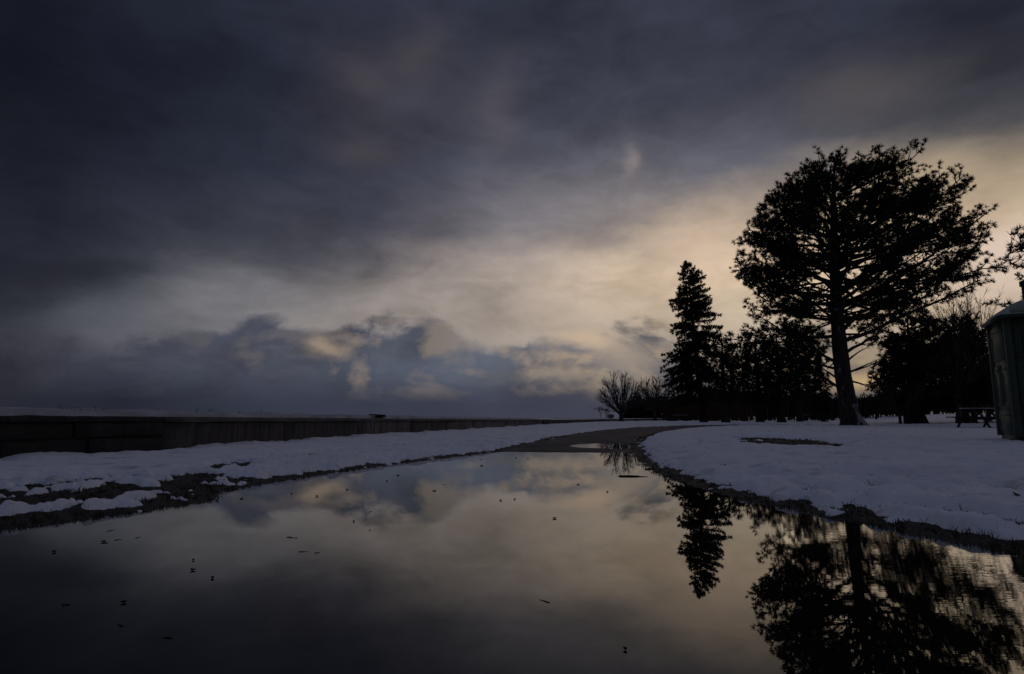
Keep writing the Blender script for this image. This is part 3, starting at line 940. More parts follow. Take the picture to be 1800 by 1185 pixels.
class Pine:
    """trunk, limbs reaching spread-out points of the crown, side shoots, needle bursts"""
    def __init__(self, seed, tuft=0.24, nb=16, width=0.035, gap=0.30):
        self.g = np.random.default_rng(seed)
        self.tc, self.td, self.ts = [], [], []
        self.limbs = []
        self.tuft, self.nb, self.width, self.gap = tuft, nb, width, gap
    def limb(self, P0, P2, r0, sub, lift=0.15, start=0.22, dens=1.0, m=9, plate=0.75):
        g = self.g
        P0, P2 = np.array(P0, float), np.array(P2, float)
        L = np.linalg.norm(P2 - P0)
        mid = (P0 + P2) / 2 + np.array([0, 0, -1.0]) * L * lift + g.normal(size=3) * L * 0.05
        c = bez(P0, mid, P2, m)
        c[1:-1] += g.normal(size=(m - 2, 3)) * L * 0.012
        geo = Geo()
        geo.tube(c, np.linspace(r0, max(0.012, r0 * 0.22), m), 6)
        p0s, p1s, r0s = [], [], []
        nsub = max(3, int(L * (1 - start) / self.gap * dens))
        up = np.array([0, 0, 1.0])
        for k in range(nsub):
            s = start + (1 - start) * (k + g.uniform(0.1, 0.9)) / nsub
            f = s * (m - 1); i = min(int(f), m - 2)
            p = c[i] + (c[i + 1] - c[i]) * (f - i)
            d = c[i + 1] - c[i]; d = d / np.linalg.norm(d)
            side = np.cross(d, up); side /= np.linalg.norm(side) + 1e-9
            a = g.uniform(0, 2 * math.pi)
            sv = side * math.cos(a) + np.cross(side, d) * math.sin(a) * plate
            dr = d * g.uniform(0.35, 0.9) + sv + up * g.uniform(0.0, 0.6) * plate
            dr /= np.linalg.norm(dr)
            ln = sub * g.uniform(0.45, 1.1) * (1.05 - 0.45 * s)
            q = p + dr * ln * 0.55
            d2 = dr + up * g.uniform(0.05, 0.6) * plate + g.normal(size=3) * 0.15; d2 /= np.linalg.norm(d2)
            e = q + d2 * ln * 0.45
            p0s += [p, q]; p1s += [q, e]; r0s += [0.020 + 0.010 * ln, 0.014]
            nt = max(2, int(ln / (self.tuft * 0.72)))
            for w in range(nt):
                v = 0.25 + 0.75 * (w + g.uniform(0.2, 0.8)) / nt
                b = p + dr * ln * v if v < 0.55 else q + d2 * ln * (v - 0.55)
                dd = d2 if v > 0.5 else dr
                if g.random() < 0.75:
                    tw = g.normal(size=3); tw = tw - dd * (tw @ dd); tw /= np.linalg.norm(tw) + 1e-9
                    tw = tw * 0.8 + dd * 0.6 + up * 0.35
                    ee = b + tw * g.uniform(0.10, 0.30) * min(1, ln)
                    p0s.append(b); p1s.append(ee); r0s.append(0.010)
                    b, dd = ee, tw
                self.tc.append(b); self.td.append(dd / (np.linalg.norm(dd) + 1e-9)); self.ts.append(self.tuft * g.uniform(0.7, 1.25))
            self.tc.append(e); self.td.append(d2); self.ts.append(self.tuft * g.uniform(0.9, 1.25))
        self.tc.append(c[-1]); self.td.append((c[-1] - c[-2]) / np.linalg.norm(c[-1] - c[-2])); self.ts.append(self.tuft * 1.1)
        geo.segs(p0s, p1s, np.array(r0s), np.array(r0s) * 0.55, 3)
        self.limbs.append(geo)
    def stub(self, P0, P2, r0):
        g = self.g
        P0, P2 = np.array(P0, float), np.array(P2, float)
        L = np.linalg.norm(P2 - P0)
        c = bez(P0, (P0 + P2) / 2 + g.normal(size=3) * L * 0.08, P2, 6)
        geo = Geo(); geo.tube(c, np.linspace(r0, 0.008, 6), 5)
        a, b = [], []
        for k in range(int(L * 4)):
            s = g.uniform(0.3, 1.0); f = s * 5; i = min(int(f), 4)
            p = c[i] + (c[i + 1] - c[i]) * (f - i)
            e = p + g.normal(size=3) * [0.2, 0.2, 0.2] * L * 0.35 + (c[-1] - c[0]) * 0.1
            a.append(p); b.append(e)
        geo.segs(a, b, 0.008, 0.004)
        self.limbs.append(geo)
    def crown(self, root, mat, name='crown'):
        geo = Geo()
        geo.tufts(self.tc, self.td, np.array(self.ts), self.nb, self.width, self.g, 1.0)
        return geo.obj(name, mat, root)

def poly_targets(g, poly, n, weight=None, tries=60):
    """roughly even random points inside an outline"""
    P = np.array(poly, float)
    lo, hi = P.min(0), P.max(0)
    out = []
    for _ in range(n):
        best, bd = None, -1
        for _ in range(tries // 6):
            for _ in range(40):
                q = lo + g.random(2) * (hi - lo)
                if in_poly(q, poly) and (weight is None or g.random() < weight(q)): break
            d = min([np.hypot(*(q - o)) for o in out], default=1e9)
            if d > bd: best, bd = q, d
        out.append(best)
    return out

def local(o_root):
    bpy.context.view_layer.update()
    return o_root.matrix_world.inverted()

# --- the big two-headed pine on the right
YP = 31.0
base = plane(1497, 748.5, YP)
base[2] = 0.03
def PT(px, py, dy=0.0):
    p = plane(px, py, YP)
    return p - base + np.array([0, dy, 0])
root = empty('pine_tree', base)
tag(root, 'tall dark broad-crowned pine with a bare snowy trunk, largest tree in the park', 'tree')
pn = Pine(12, tuft=0.20, nb=22, width=0.027, gap=0.19)
gr = pn.g
trunk_px = [(1499, 752), (1495, 735), (1490, 705), (1482, 660), (1476, 610), (1471, 550), (1468, 490), (1466, 420), (1465, 350), (1466, 312), (1467, 284)]
tp = np.array([PT(*q) for q in trunk_px])
tr = np.array([0.62, 0.47, 0.42, 0.40, 0.37, 0.31, 0.26, 0.20, 0.13, 0.07, 0.03])
tz = tp[:, 2]
def trunk_at(z):
    return np.array([np.interp(z, tz, tp[:, 0]), np.interp(z, tz, tp[:, 1]), z])
def trunk_r(z):
    return float(np.interp(z, tz, tr))
def fine_trunk(tp, tr, ns=14, seed=1, flare=True):
    t = np.linspace(0, len(tp) - 1, len(tp) * 4)
    k = np.arange(len(tp))
    P = np.stack([np.interp(t, k, tp[:, a]) for a in range(3)], -1)
    rr = np.interp(t, k, tr)
    geo = Geo(); geo.tube(P, rr, ns)
    v = geo.v[0]
    nn = len(P) * ns
    ax = np.repeat(P, ns, axis=0)
    o = v[:nn] - ax
    th = np.arctan2(o[:, 1], o[:, 0])
    lump = 1 + 0.07 * perlin(np.cos(th) * 2.2 + v[:nn, 2] * 0.25 + seed, np.sin(th) * 2.2 + v[:nn, 2] * 0.9)
    if flare:
        fl = np.exp(-np.maximum(v[:nn, 2], 0) / 0.45)
        lump = lump + fl * (0.22 * np.cos(th * 3 + 0.6) + 0.10)
    v[:nn] = ax + o * lump[:, None]
    return geo
tg = fine_trunk(tp, tr, 16)
tg.obj('trunk', M_BARKS, root, True)
# burr and flare seen on the right of the foot
# main limbs read off the outline: (start px, end px, depth, sub length px)
px2m = YP / F_PX
MAIN = [
    ((1467, 470), (1550, 268), -0.6, 56, 0.16), ((1469, 440), (1520, 285), 0.7, 46, 0.10), ((1472, 520), (1650, 312), -0.5, 50, 0.14), ((1472, 500), (1600, 300), 0.9, 46, 0.12),
    ((1476, 560), (1768, 400), 0.3, 40, 0.15), ((1474, 545), (1715, 382), -1.2, 44, 0.13), ((1477, 585), (1748, 445), 1.0, 42, 0.13), ((1478, 600), (1735, 490), -0.4, 44, 0.12),
    ((1479, 625), (1640, 545), 1.2, 44, 0.10), ((1474, 530), (1690, 340), 0.4, 46, 0.12),
    ((1470, 540), (1276, 476), 0.3, 46, 0.10), ((1469, 510), (1287, 408), -0.8, 54, 0.12), ((1468, 480), (1297, 374), 0.7, 52, 0.12), ((1467, 440), (1334, 328), 0.1, 50, 0.11),
    ((1466, 400), (1390, 288), -0.5, 44, 0.10), ((1466, 380), (1430, 268), 0.6, 38, 0.07), ((1473, 560), (1288, 512), -0.3, 46, 0.10), ((1474, 590), (1322, 548), 0.6, 48, 0.10),
    ((1470, 520), (1282, 440), 1.1, 50, 0.12), ((1477, 640), (1345, 572), -0.8, 52, 0.10), ((1478, 650), (1300, 590), 0.9, 40, 0.07), ((1466, 360), (1464, 268), 0.1, 40, 0.05),
    ((1466, 390), (1360, 306), 0.8, 46, 0.09), ((1466, 420), (1312, 350), -0.9, 46, 0.10), ((1466, 350), (1412, 276), -0.2, 40, 0.07), ((1466, 340), (1486, 276), -0.5, 38, 0.06), ((1468, 400), (1580, 275), 0.3, 50, 0.09),
    ((1467, 430), (1300, 392), 0.5, 42, 0.09), ((1469, 420), (1625, 318), -1.0, 46, 0.09), ((1474, 510), (1700, 362), -0.2, 44, 0.10), ((1468, 460), (1284, 422), -0.4, 40, 0.09),
]
CC = (1500, 420)
for (s, e, dy, sub, r0) in MAIN:
    _d = math.hypot(e[0] - CC[0], e[1] - CC[1])
    e = (e[0] - (e[0] - CC[0]) / _d * (18 + 0.36 * sub), e[1] - (e[1] - CC[1]) / _d * 16 + 0.30 * sub)
    pn.limb(PT(*s), PT(*e, dy * 1.6), r0, sub * px2m, lift=gr.uniform(0.05, 0.2), start=0.28, plate=0.7 if e[1] < 340 else 0.4)
OUT = [(1467, 262), (1506, 302), (1545, 258), (1582, 290), (1600, 318), (1648, 318), (1676, 340), (1700, 378), (1716, 392), (1755, 408), (1738, 450), (1735, 490), (1690, 520), (1640, 560), (1600, 580),
       (1545, 590), (1500, 560), (1470, 585), (1400, 608), (1325, 572), (1298, 520), (1300, 470), (1300, 415), (1315, 382), (1345, 338), (1395, 300), (1440, 275)]
OUT = [(x - (x - 1500) * 0.11, y - (y - 430) * (0.13 if y < 430 else 0.02)) for x, y in OUT]
def wgt(q):
    x, y = q
    if y > 500 and x < 1460: return 0.5
    if x > 1660: return 0.5
    if x > 1540 and y > 390: return 0.06
    return 0.34 if y > 470 and 1340 < x < 1660 else (0.55 if y > 430 else 1.0)
for q in poly_targets(gr, OUT, 96, wgt):
    e0 = PT(*q)
    wdt = 4.6 * (1 - ((q[1] - 430) / 210) ** 2) if q[1] < 640 else 1
    dy = gr.uniform(-1, 1) * max(wdt, 0.8)
    e = e0 + [0, dy, 0]
    ax = trunk_at(e[2])
    hd = math.hypot(e[0] - ax[0], e[1] - ax[1])
    z0 = max(PT(1474, gr.uniform(400, 600))[2] , e[2] - hd * gr.uniform(0.1, 0.6) - 0.3)
    z0 = min(z0, tz[-1] - 0.8, e[2] + 0.6)
    pn.limb(trunk_at(z0), e, min(0.085, 0.022 + 0.012 * hd), gr.uniform(1.0, 1.6), lift=gr.uniform(0.02, 0.16), start=0.45 if e[2] > 9 else 0.3, plate=0.65 if e[2] > 11.5 else 0.25)
# rounded foliage clumps that make the outline of the upper crown
RIM = np.array([(1300, 500), (1296, 455), (1306, 405), (1322, 372), (1345, 340), (1372, 318), (1398, 296), (1436, 280), (1464, 264), (1492, 284), (1520, 284), (1548, 264), (1580, 292), (1604, 324), (1646, 322), (1672, 346), (1698, 384), (1722, 398), (1750, 412), (1728, 452), (1712, 488)], float)
seg_ = np.r_[0, np.cumsum(np.hypot(*np.diff(RIM, axis=0).T))]
for k in range(64):
    f = (k % 32 + gr.uniform(0.1, 0.9)) / 32 * seg_[-1]
    q = np.array([np.interp(f, seg_, RIM[:, 0]), np.interp(f, seg_, RIM[:, 1])])
    ins = gr.uniform(0.06, 0.12) if k < 32 else gr.uniform(0.16, 0.34)
    q = q + (np.array([1500, 430]) - q) * ins
    if k >= 32 and (k % 2 or (q[0] > 1540 and q[1] > 370)): continue
    e = PT(q[0], q[1], gr.uniform(-1, 1) * (1.0 if k < 32 else 2.6))
    hd = math.hypot(e[0] - trunk_at(e[2])[0], e[1])
    z0 = min(max(PT(1474, 560)[2], e[2] - hd * gr.uniform(0.25, 0.6) - 0.5), tz[-1] - 0.8)
    P0 = trunk_at(z0)
    L_ = np.linalg.norm(e - P0)
    st_f = max(0.3, 1 - 2.0 / L_)
    pn.limb(P0, e, min(0.07, 0.02 + 0.010 * hd), gr.uniform(0.8, 1.15), lift=gr.uniform(0.0, 0.12), start=st_f, dens=2.1, plate=0.9)
# dead lower limbs
for s, e, dy in [((1480, 655), (1562, 628), 0.4), ((1481, 660), (1535, 632), -0.6), ((1484, 640), (1545, 606), 0.9), ((1476, 625), (1448, 650), -0.3), ((1480, 672), (1432, 636), 0.5), ((1484, 690), (1400, 640), 0.2), ((1478, 610), (1425, 615), -0.8), ((1484, 668), (1560, 690), 0.5)]:
    pn.stub(PT(*s), PT(*e, dy), 0.07)
for gq in pn.limbs:
    gq.obj('limb', M_BARK, root)
pn.crown(root, M_PINE)

def make_pine(name, basexyz, H, outline, n, seed, tuft, nb, width, trunk_r0, z_low, mat=M_PINE, limbs_one=True, sub=(0.7, 1.1), lean=0.0, dense=1.0, gap=0.36):
    """outline in metres: (x offset, z) polygon of the crown"""
    r = empty(name, basexyz)
    p = Pine(seed, tuft, nb, width, gap)
    g = p.g
    m = 7
    zz = np.linspace(-0.15, H * 0.97, m)
    tp = np.stack([lean * (np.maximum(zz, 0) / H) ** 1.5 + g.normal(size=m) * 0.03 * H * 0.1, g.normal(size=m) * 0.003 * H, zz], -1)
    tr = trunk_r0 * np.array([1.35, 0.95, 0.8, 0.62, 0.45, 0.26, 0.06])
    fine_trunk(tp, tr, 9, seed).obj('trunk', M_BARK, r, True)
    hw = max(abs(q[0]) for q in outline)
    for q in poly_targets(g, outline, n):
        fr = (q[1] - z_low) / max(H - z_low, 1e-3)
        dy = g.uniform(-1, 1) * hw * max(0.15, 1 - fr) * 0.8
        e = np.array([q[0], dy, q[1]])
        ax = np.array([np.interp(e[2], zz, tp[:, 0]), 0, 0])
        hd = math.hypot(e[0] - ax[0], e[1])
        z0 = min(max(z_low * 0.8, e[2] - hd * g.uniform(0.15, 0.6) - 0.1), H * 0.93)
        st = np.array([np.interp(z0, zz, tp[:, a]) for a in range(3)])
        p.limb(st, e, min(0.07, 0.02 + 0.014 * hd), g.uniform(*sub), lift=g.uniform(-0.02, 0.12), start=0.2, dens=dense, m=6)
    G = Geo()
    for q in p.limbs:
        for vv in [q]:
            G.v += q.v; G.q += [a + G.nv for a in q.q]; G.t += [a + G.nv for a in q.t]; G.nv += q.nv
    G.obj('limbs' if False else 'branch', M_BARK, r)
    p.crown(r, mat)
    return r

def depth_of(py, z=0.09):
    d = ray(900, py)
    return float((z - CAM_H) / d[2] * d[1])
def stand(px, Y):
    """ground point under photo column px at depth Y"""
    x = plane(px, 735, Y)[0]
    z = float(ground_z(np.array([x]), np.array([Y]))[0])
    return np.array([x, Y, z + 0.02])

# --- spruce
def make_spruce(name, b, H, prof, seed, n_br, z0, tuft, nb, width, trunk_r, step=0.2):
    """prof: list of (z, left, right) reach in metres"""
    g = np.random.default_rng(seed)
    r = empty(name, b)
    zz = np.linspace(-0.1, H, 8)
    tp = np.stack([g.normal(size=8) * 0.012, g.normal(size=8) * 0.012, zz], -1)
    tr = trunk_r * np.array([1.25, 0.9, 0.78, 0.64, 0.5, 0.34, 0.18, 0.03])
    fine_trunk(tp, tr, 9, seed).obj('trunk', M_BARK, r, True)
    pz, pL, pR = np.array(prof).T
    tc, td, ts = [], [], []
    geo = Geo(); a_, b_, r_ = [], [], []
    for i in range(n_br):
        f = ((i + g.uniform(-1.5, 2.5)) / n_br)
        f = min(max(f, 0.0), 0.995) ** 0.85
        z = z0 + (H - z0) * f
        ph = g.uniform(0, 6.2832)
        cx = math.cos(ph)
        side = np.interp(z, pz, pR) if cx > 0 else np.interp(z, pz, pL)
        mean = 0.5 * (np.interp(z, pz, pR) + np.interp(z, pz, pL))
        L = (side * abs(cx) + mean * (1 - abs(cx))) * g.uniform(0.6, 1.12)
        if g.random() < 0.15: L *= 0.45 if py > 900 else 0.55
        L = max(L, 0.12)
        out = np.array([cx, math.sin(ph), 0])
        steep = 0.9 * f ** 2.5                      # top branches rise, lower ones hang
        p0 = np.array([0, 0, z])
        p1 = p0 + out * L * 0.5 + [0, 0, L * (steep * 0.5 - 0.10)]
        p2 = p0 + out * L + [0, 0, L * (steep * 0.9 - g.uniform(0.22, 0.60)) + 0.12 * L]
        m = 6
        c = bez(p0, p1, p2, m)
        geo.tube(c, np.linspace(0.012 + 0.012 * L, 0.006, m), 4, False)
        sd = np.cross(out, [0, 0, 1.0])
        k = max(2, int(L / step))
        for q in range(k):
            s = 0.12 + 0.88 * (q + g.uniform(0.2, 0.9)) / k
            fi = s * (m - 1); ii = min(int(fi), m - 2)
            p = c[ii] + (c[ii + 1] - c[ii]) * (fi - ii)
            w = (0.32 * L + 0.12) * (1.1 - s) + 0.10
            for sg in (-1, 1):
                if g.random() < 0.12: continue
                dv = out * g.uniform(0.4, 0.9) + sd * sg * g.uniform(0.5, 1.0) + np.array([0, 0, g.uniform(-0.95, 0.0)])
                dv /= np.linalg.norm(dv)
                e = p + dv * w * g.uniform(0.5, 1.05)
                a_.append(p); b_.append(e); r_.append(0.006)
                nt = max(1, int(w / (tuft * 0.8)))
                for v in range(nt):
                    tc.append(p + (e - p) * (v + g.uniform(0.4, 1.0)) / nt); td.append(dv); ts.append(tuft * g.uniform(0.7, 1.2))
            tc.append(p); td.append(out + [0, 0, -0.2]); ts.append(tuft)
        tc.append(c[-1]); td.append(out + [0, 0, 0.3 + steep]); ts.append(tuft * 1.1)
    for q in np.linspace(H - 0.55, H + 0.02, 7):
        tc.append([0, 0, q]); td.append([0, 0, 1.0]); ts.append(tuft * 0.9)
    geo.segs(a_, b_, np.array(r_), 0.003, 3)
    geo.obj('branch', M_BARK, r)
    fo = Geo(); fo.tufts(tc, td, np.array(ts), nb, width, g, 0.85, 0.9)
    fo.obj('crown', M_SPRUCE, r)
    return r

YS = depth_of(742.3)
b = stand(1236, YS)
mpx = YS / (F_PX * 1.0)
def zt(py, Y): return float(plane(1236, py, Y)[2] - ground_z(np.array([plane(1236, 735, Y)[0]]), np.array([Y]))[0])
tipx = (1216 - 1234) * mpx
PR = []
for py, l, rr in [(705, 40, 30), (690, 62, 38), (660, 66, 46), (640, 62, 52), (610, 54, 50), (590, 50, 44), (565, 34, 52), (550, 40, 48), (535, 44, 48), (520, 32, 34), (500, 22, 30), (485, 16, 20), (470, 8, 9), (461, 1, 1)]:
    PR.append((zt(py, YS), l * mpx * 0.98, rr * mpx * 0.98))
PR.sort()
r = make_spruce('spruce_tree', b, zt(461, YS), PR, 21, 190, zt(706, YS), 0.25, 12, 0.060, 0.30, 0.20)
r.rotation_euler = (0, tipx / zt(461, YS) * 1.0, 0)
tag(r, 'tall narrow spruce with hanging branches, standing alone between the bare trees and the pines', 'tree')

# --- darker pines behind, each from its own outline
def px_pine(px, py, crown, label, n, seed, name='pine_tree', zlow=705, tuft=0.36, nb=14, width=0.07, tr=0.28, Y=None, group=None, sub=(0.7, 1.2), mat=M_PINE, gap=0.42):
    Y = Y or depth_of(py)
    b = stand(px, Y)
    out = [(float(plane(qx, qy, Y)[0] - b[0]), float(plane(qx, qy, Y)[2] - b[2])) for qx, qy in crown]
    H = max(q[1] for q in out)
    zl = float(plane(px, zlow, Y)[2] - b[2])
    r = make_pine(name, b, H, out, int(n * 1.35), seed, tuft, nb, width, tr, zl, mat, sub=sub, gap=gap)
    tag(r, label, 'tree', group)
    return r
PG = 'dark pines in the park behind the path'
px_pine(1275, 740.0, [(1238, 690), (1236, 640), (1245, 600), (1262, 584), (1282, 592), (1292, 620), (1298, 660), (1300, 700), (1262, 706)], 'round-topped pine pressed against the right side of the narrow spruce', 46, 31, group=PG, Y=52, nb=13)
px_pine(1335, 738.6, [(1285, 700), (1284, 640), (1283, 608), (1300, 588), (1322, 576), (1348, 580), (1366, 600), (1378, 650), (1380, 700), (1330, 708)], 'broad dark pine with a leaning trunk, second from the spruce', 62, 32, group=PG, Y=56)
px_pine(1373, 739.0, [(1335, 690), (1332, 640), (1338, 600), (1356, 580), (1384, 572), (1410, 580), (1428, 604), (1436, 650), (1430, 690), (1380, 705)], 'dark pine with a straight trunk, third from the spruce', 62, 33, group=PG, Y=53)
px_pine(1406, 735.2, [(1372, 700), (1380, 660), (1376, 620), (1390, 596), (1414, 588), (1440, 600), (1452, 640), (1456, 690), (1420, 708)], 'dark pine farther back, nearest the foot of the big pine', 54, 34, group=PG, Y=64)
px_pine(1309, 736.4, [(1268, 700), (1270, 660), (1290, 632), (1312, 620), (1336, 632), (1350, 660), (1352, 704)], 'shorter pine behind the broad leaning pine, low in the gap', 38, 35, group=PG, Y=72, nb=10)
YE = 60.0
bE = stand(1446, YE)
mE = YE / F_PX
hE = float(plane(1446, 622, YE)[2] - bE[2])
r = make_spruce('fir_tree', bE, hE, [(0.4, 26 * mE, 24 * mE), (hE * .25, 27 * mE, 25 * mE), (hE * .6, 15 * mE, 14 * mE), (hE, 0.05, 0.05)], 44, 120, 0.5, 0.26, 9, 0.06, 0.16, 0.30)
tag(r, 'small dark fir close behind the big pine trunk, branches to the ground', 'tree')
# right of the big pine
px_pine(1610, 735.0, [(1548, 690), (1546, 640), (1556, 590), (1566, 590), (1592, 566), (1636, 556), (1672, 566), (1690, 596), (1686, 620), (1690, 700), (1620, 712)], 'massive dark pine with a thick trunk right of the big pine', 80, 36, group=PG, Y=43, tr=0.5, nb=14, sub=(0.8, 1.3))
px_pine(1594, 735.0, [(1536, 680), (1545, 640), (1570, 600), (1600, 590), (1630, 620), (1640, 690), (1590, 705)], 'slimmer pine whose trunk stands just left of the thick pine trunk', 40, 37, group=PG, Y=46, tr=0.2)
px_pine(1693, 731.0, [(1640, 700), (1646, 640), (1660, 590), (1690, 560), (1715, 560), (1738, 600), (1756, 650), (1750, 705)], 'dark pine behind the picnic table, beside the bare trees', 64, 38, group=PG, Y=41, tr=0.34, nb=13)
px_pine(1770, 730.0, [(1720, 712), (1716, 660), (1730, 610), (1770, 590), (1830, 600), (1850, 712)], 'dark pine half hidden behind the green toilet', 46, 39, group=PG, Y=50, tr=0.3)
px_pine(1850, 730.0, [(1782, 508), (1790, 470), (1782, 448), (1800, 400), (1850, 340), (1900, 380), (1930, 470), (1920, 560), (1830, 540)], 'tree at the photo edge whose tips reach in above the toilet roof', 34, 40, group=PG, Y=27, tr=0.3, zlow=560, tuft=0.26, nb=14, width=0.04, sub=(0.6, 1.0))
px_pine(1540, 731.5, [(1528, 722), (1524, 706), (1538, 694), (1556, 690), (1572, 700), (1578, 722)], 'low round pine in the gap right of the big trunk', 22, 41, name='young_pine', zlow=722, group='young pines', Y=75, tr=0.12, nb=10)

# --- bare trees
def make_bare(name, b, H, spread, seed, trunk_h, r0, limbs, levels=5, mat=M_BARE, lean=0.0, spl=(0.35, 0.75), shrink=0.82, minr=0.006, vase=0.9, flat=0.0):
    g = np.random.default_rng(seed)
    r = empty(name, b)
    tk = Geo()
    zz = np.linspace(-0.1, trunk_h, 5)
    tp = np.stack([lean * zz, 0 * zz, zz], -1)
    tk.tube(tp, r0 * np.array([1.35, 1.05, 0.95, 0.92, 0.98]), 9, False)
    tk.obj('trunk', mat, r, True)
    P0, P1, A, B = [], [], [], []
    def grow(p, d, L, rad, lev):
        m = 3
        q = p
        for k in range(m):
            d = d + g.normal(size=3) * 0.045 + np.array([0, 0, 0.05 + flat])
            d = d / np.linalg.norm(d)
            e = q + d * L / m
            P0.append(q); P1.append(e); A.append(rad * (1 - 0.25 * k / m)); B.append(rad * (1 - 0.25 * (k + 1) / m))
            if lev > 1 and k >= 1 and g.random() < 0.42:
                s = np.cross(d, g.normal(size=3)); s /= np.linalg.norm(s)
                grow(e, d + s * g.uniform(0.5, 0.9), L * g.uniform(0.45, 0.65), rad * 0.5, lev - 1)
            q = e
        if lev > 0:
            kk = 2 if g.random() < 0.75 else 3
            ax = np.cross(d, g.normal(size=3)); ax /= np.linalg.norm(ax)
            for w in range(kk):
                a = (w - (kk - 1) / 2) * g.uniform(*spl) * 1.3
                grow(q, d + ax * a, L * shrink * g.uniform(0.85, 1.1), max(minr, rad * 0.62), lev - 1)
    top = tp[-1]
    L0 = (H - trunk_h) * (1 - shrink) / (1 - shrink ** (levels + 1)) * 1.12
    for i in range(limbs):
        ph = i * 2 * math.pi / limbs + g.uniform(-0.4, 0.4)
        tl = g.uniform(0.25, 1.0) * vase
        d = np.array([math.cos(ph) * tl * spread, math.sin(ph) * tl * spread, 1.0])
        grow(top - [0, 0, g.uniform(0, 0.25) * trunk_h], d / np.linalg.norm(d), L0 * g.uniform(0.9, 1.1), r0 * g.uniform(0.36, 0.5), levels)
    br = Geo(); br.segs(P0, P1, np.array(A), np.array(B), 4)
    br.obj('branch', mat, r)
    return r
def make_fan(name, b, H, wide, seed, trunk_h, r0, nl=10, mat=M_BARE, lean=0.0, tw=1.0):
    """open-grown bare tree: long limbs fanning out to a dome, each feathered with straight shoots"""
    g = np.random.default_rng(seed)
    r = empty(name, b)
    tk = Geo()
    zz = np.linspace(-0.1, trunk_h, 5)
    tp = np.stack([lean * zz, 0 * zz, zz], -1)
    tk.tube(tp, r0 * np.array([1.4, 1.05, 0.95, 0.92, 0.9]), 9, False)
    tk.obj('trunk', mat, r, True)
    P0, P1, A, B = [], [], [], []
    def line(c, ra, rb):
        m = len(c)
        rr = np.linspace(ra, rb, m)
        for k in range(m - 1):
            P0.append(c[k]); P1.append(c[k + 1]); A.append(rr[k]); B.append(rr[k + 1])
    C0 = np.array([tp[-1][0], 0, trunk_h])
    hz = H - trunk_h
    for i in range(nl):
        ph = i * 2.39996 + g.uniform(-0.3, 0.3)
        q = math.sqrt((i + 0.5) / nl)
        th = q * 1.35                                   # angle off vertical
        e = C0 + np.array([math.cos(ph) * math.sin(th) * wide, math.sin(ph) * math.sin(th) * wide, hz * (math.cos(th) * 0.94 + 0.06)]) * g.uniform(0.9, 1.05)
        s0 = C0 - [0, 0, g.uniform(0, 0.3) * trunk_h]
        mid = s0 + (e - s0) * 0.5 + np.array([0, 0, -0.04 * hz]) + g.normal(size=3) * 0.06
        c = bez(s0, mid, e, 8)
        c[2:-1] += g.normal(size=(5, 3)) * 0.035
        rl = r0 * g.uniform(0.34, 0.46)
        line(c, rl, 0.010)
        L = np.linalg.norm(e - s0)
        for k in range(11):
            s = 0.22 + 0.72 * (k + g.uniform(0, 0.8)) / 11
            f = s * 7; ii = min(int(f), 6)
            p = c[ii] + (c[ii + 1] - c[ii]) * (f - ii)
            d = c[ii + 1] - c[ii]; d /= np.linalg.norm(d)
            sd = np.cross(d, g.normal(size=3)); sd /= np.linalg.norm(sd)
            d1 = d + sd * g.uniform(0.35, 0.75); d1 /= np.linalg.norm(d1)
            l1 = L * (1.05 - s) * g.uniform(0.55, 0.95) + 0.25
            c1_ = bez(p, p + d1 * l1 * 0.5, p + d1 * l1 + [0, 0, 0.10 * l1], 4)
            line(c1_, max(0.014 * tw, rl * (1 - s) * 0.5), 0.008 * tw)
            for w in range(8):
                u_ = g.uniform(0.2, 0.98) * 3; jj = min(int(u_), 2)
                pp = c1_[jj] + (c1_[jj + 1] - c1_[jj]) * (u_ - jj)
                s2 = np.cross(d1, g.normal(size=3)); s2 /= np.linalg.norm(s2)
                d2 = d1 + s2 * g.uniform(0.3, 0.7); d2 /= np.linalg.norm(d2)
                l2 = g.uniform(0.25, 0.7) * min(1.0, l1)
                line(np.array([pp, pp + d2 * l2]), 0.011 * tw, 0.006 * tw)
    br = Geo(); br.segs(P0, P1, np.array(A), np.array(B), 4)
    br.obj('branch', mat, r)
    return r
b = stand(1092, 66); h = float(plane(1092, 654, 66)[2] - b[2])
r = make_fan('bare_tree', b, h, 44 * 66 / F_PX, 51, 0.95, 0.25, 16, tw=1.3)
tag(r, 'bare vase-shaped tree standing alone at the end of the sea wall', 'tree')
b = stand(1152, 84); h = float(plane(1152, 664, 84)[2] - b[2])
r = make_fan('bare_tree', b, h, 38 * 84 / F_PX, 52, 1.5, 0.24, 16, lean=-0.12, tw=1.8)
tag(r, 'bare leaning tree between the lone vase-shaped tree and the spruce', 'tree')
for px, Y, py, sd, lab in [(1686, 40, 505, 53, 'tall thin bare tree rising beside the pine behind the picnic table'), (1712, 44, 498, 54, 'tall bare tree in the gap left of the green toilet'), (1738, 47, 515, 55, 'bare many-stemmed tree right behind the green toilet edge')]:
    b = stand(px, Y); h = float(plane(px, py, Y)[2] - b[2])
    r = make_fan('bare_tree', b, h, 34 * Y / F_PX, sd, 2.0, 0.17, 11)
    tag(r, lab, 'tree')
b = stand(1582, 40)
r = make_bare('bare_tree', b, 3.2, 1.1, 57, 0.7, 0.10, 5, 4, minr=0.010, vase=1.2)
tag(r, 'small pale bare tree spreading in front of the thick pine trunk', 'tree')
for px, Y, h, sd, lab in [(1056, 150, 3.0, 61, 'tiny bare sapling on the skyline, leftmost past the wall'), (1066, 140, 2.6, 62, 'faint bare sapling on the skyline left of the reddish bush')]:
    b = stand(px, Y); b[2] = 0.3
    r = make_bare('bare_sapling', b, h, 0.4, sd, 0.5, 0.06, 4, 3, minr=0.02)
    tag(r, lab, 'tree')
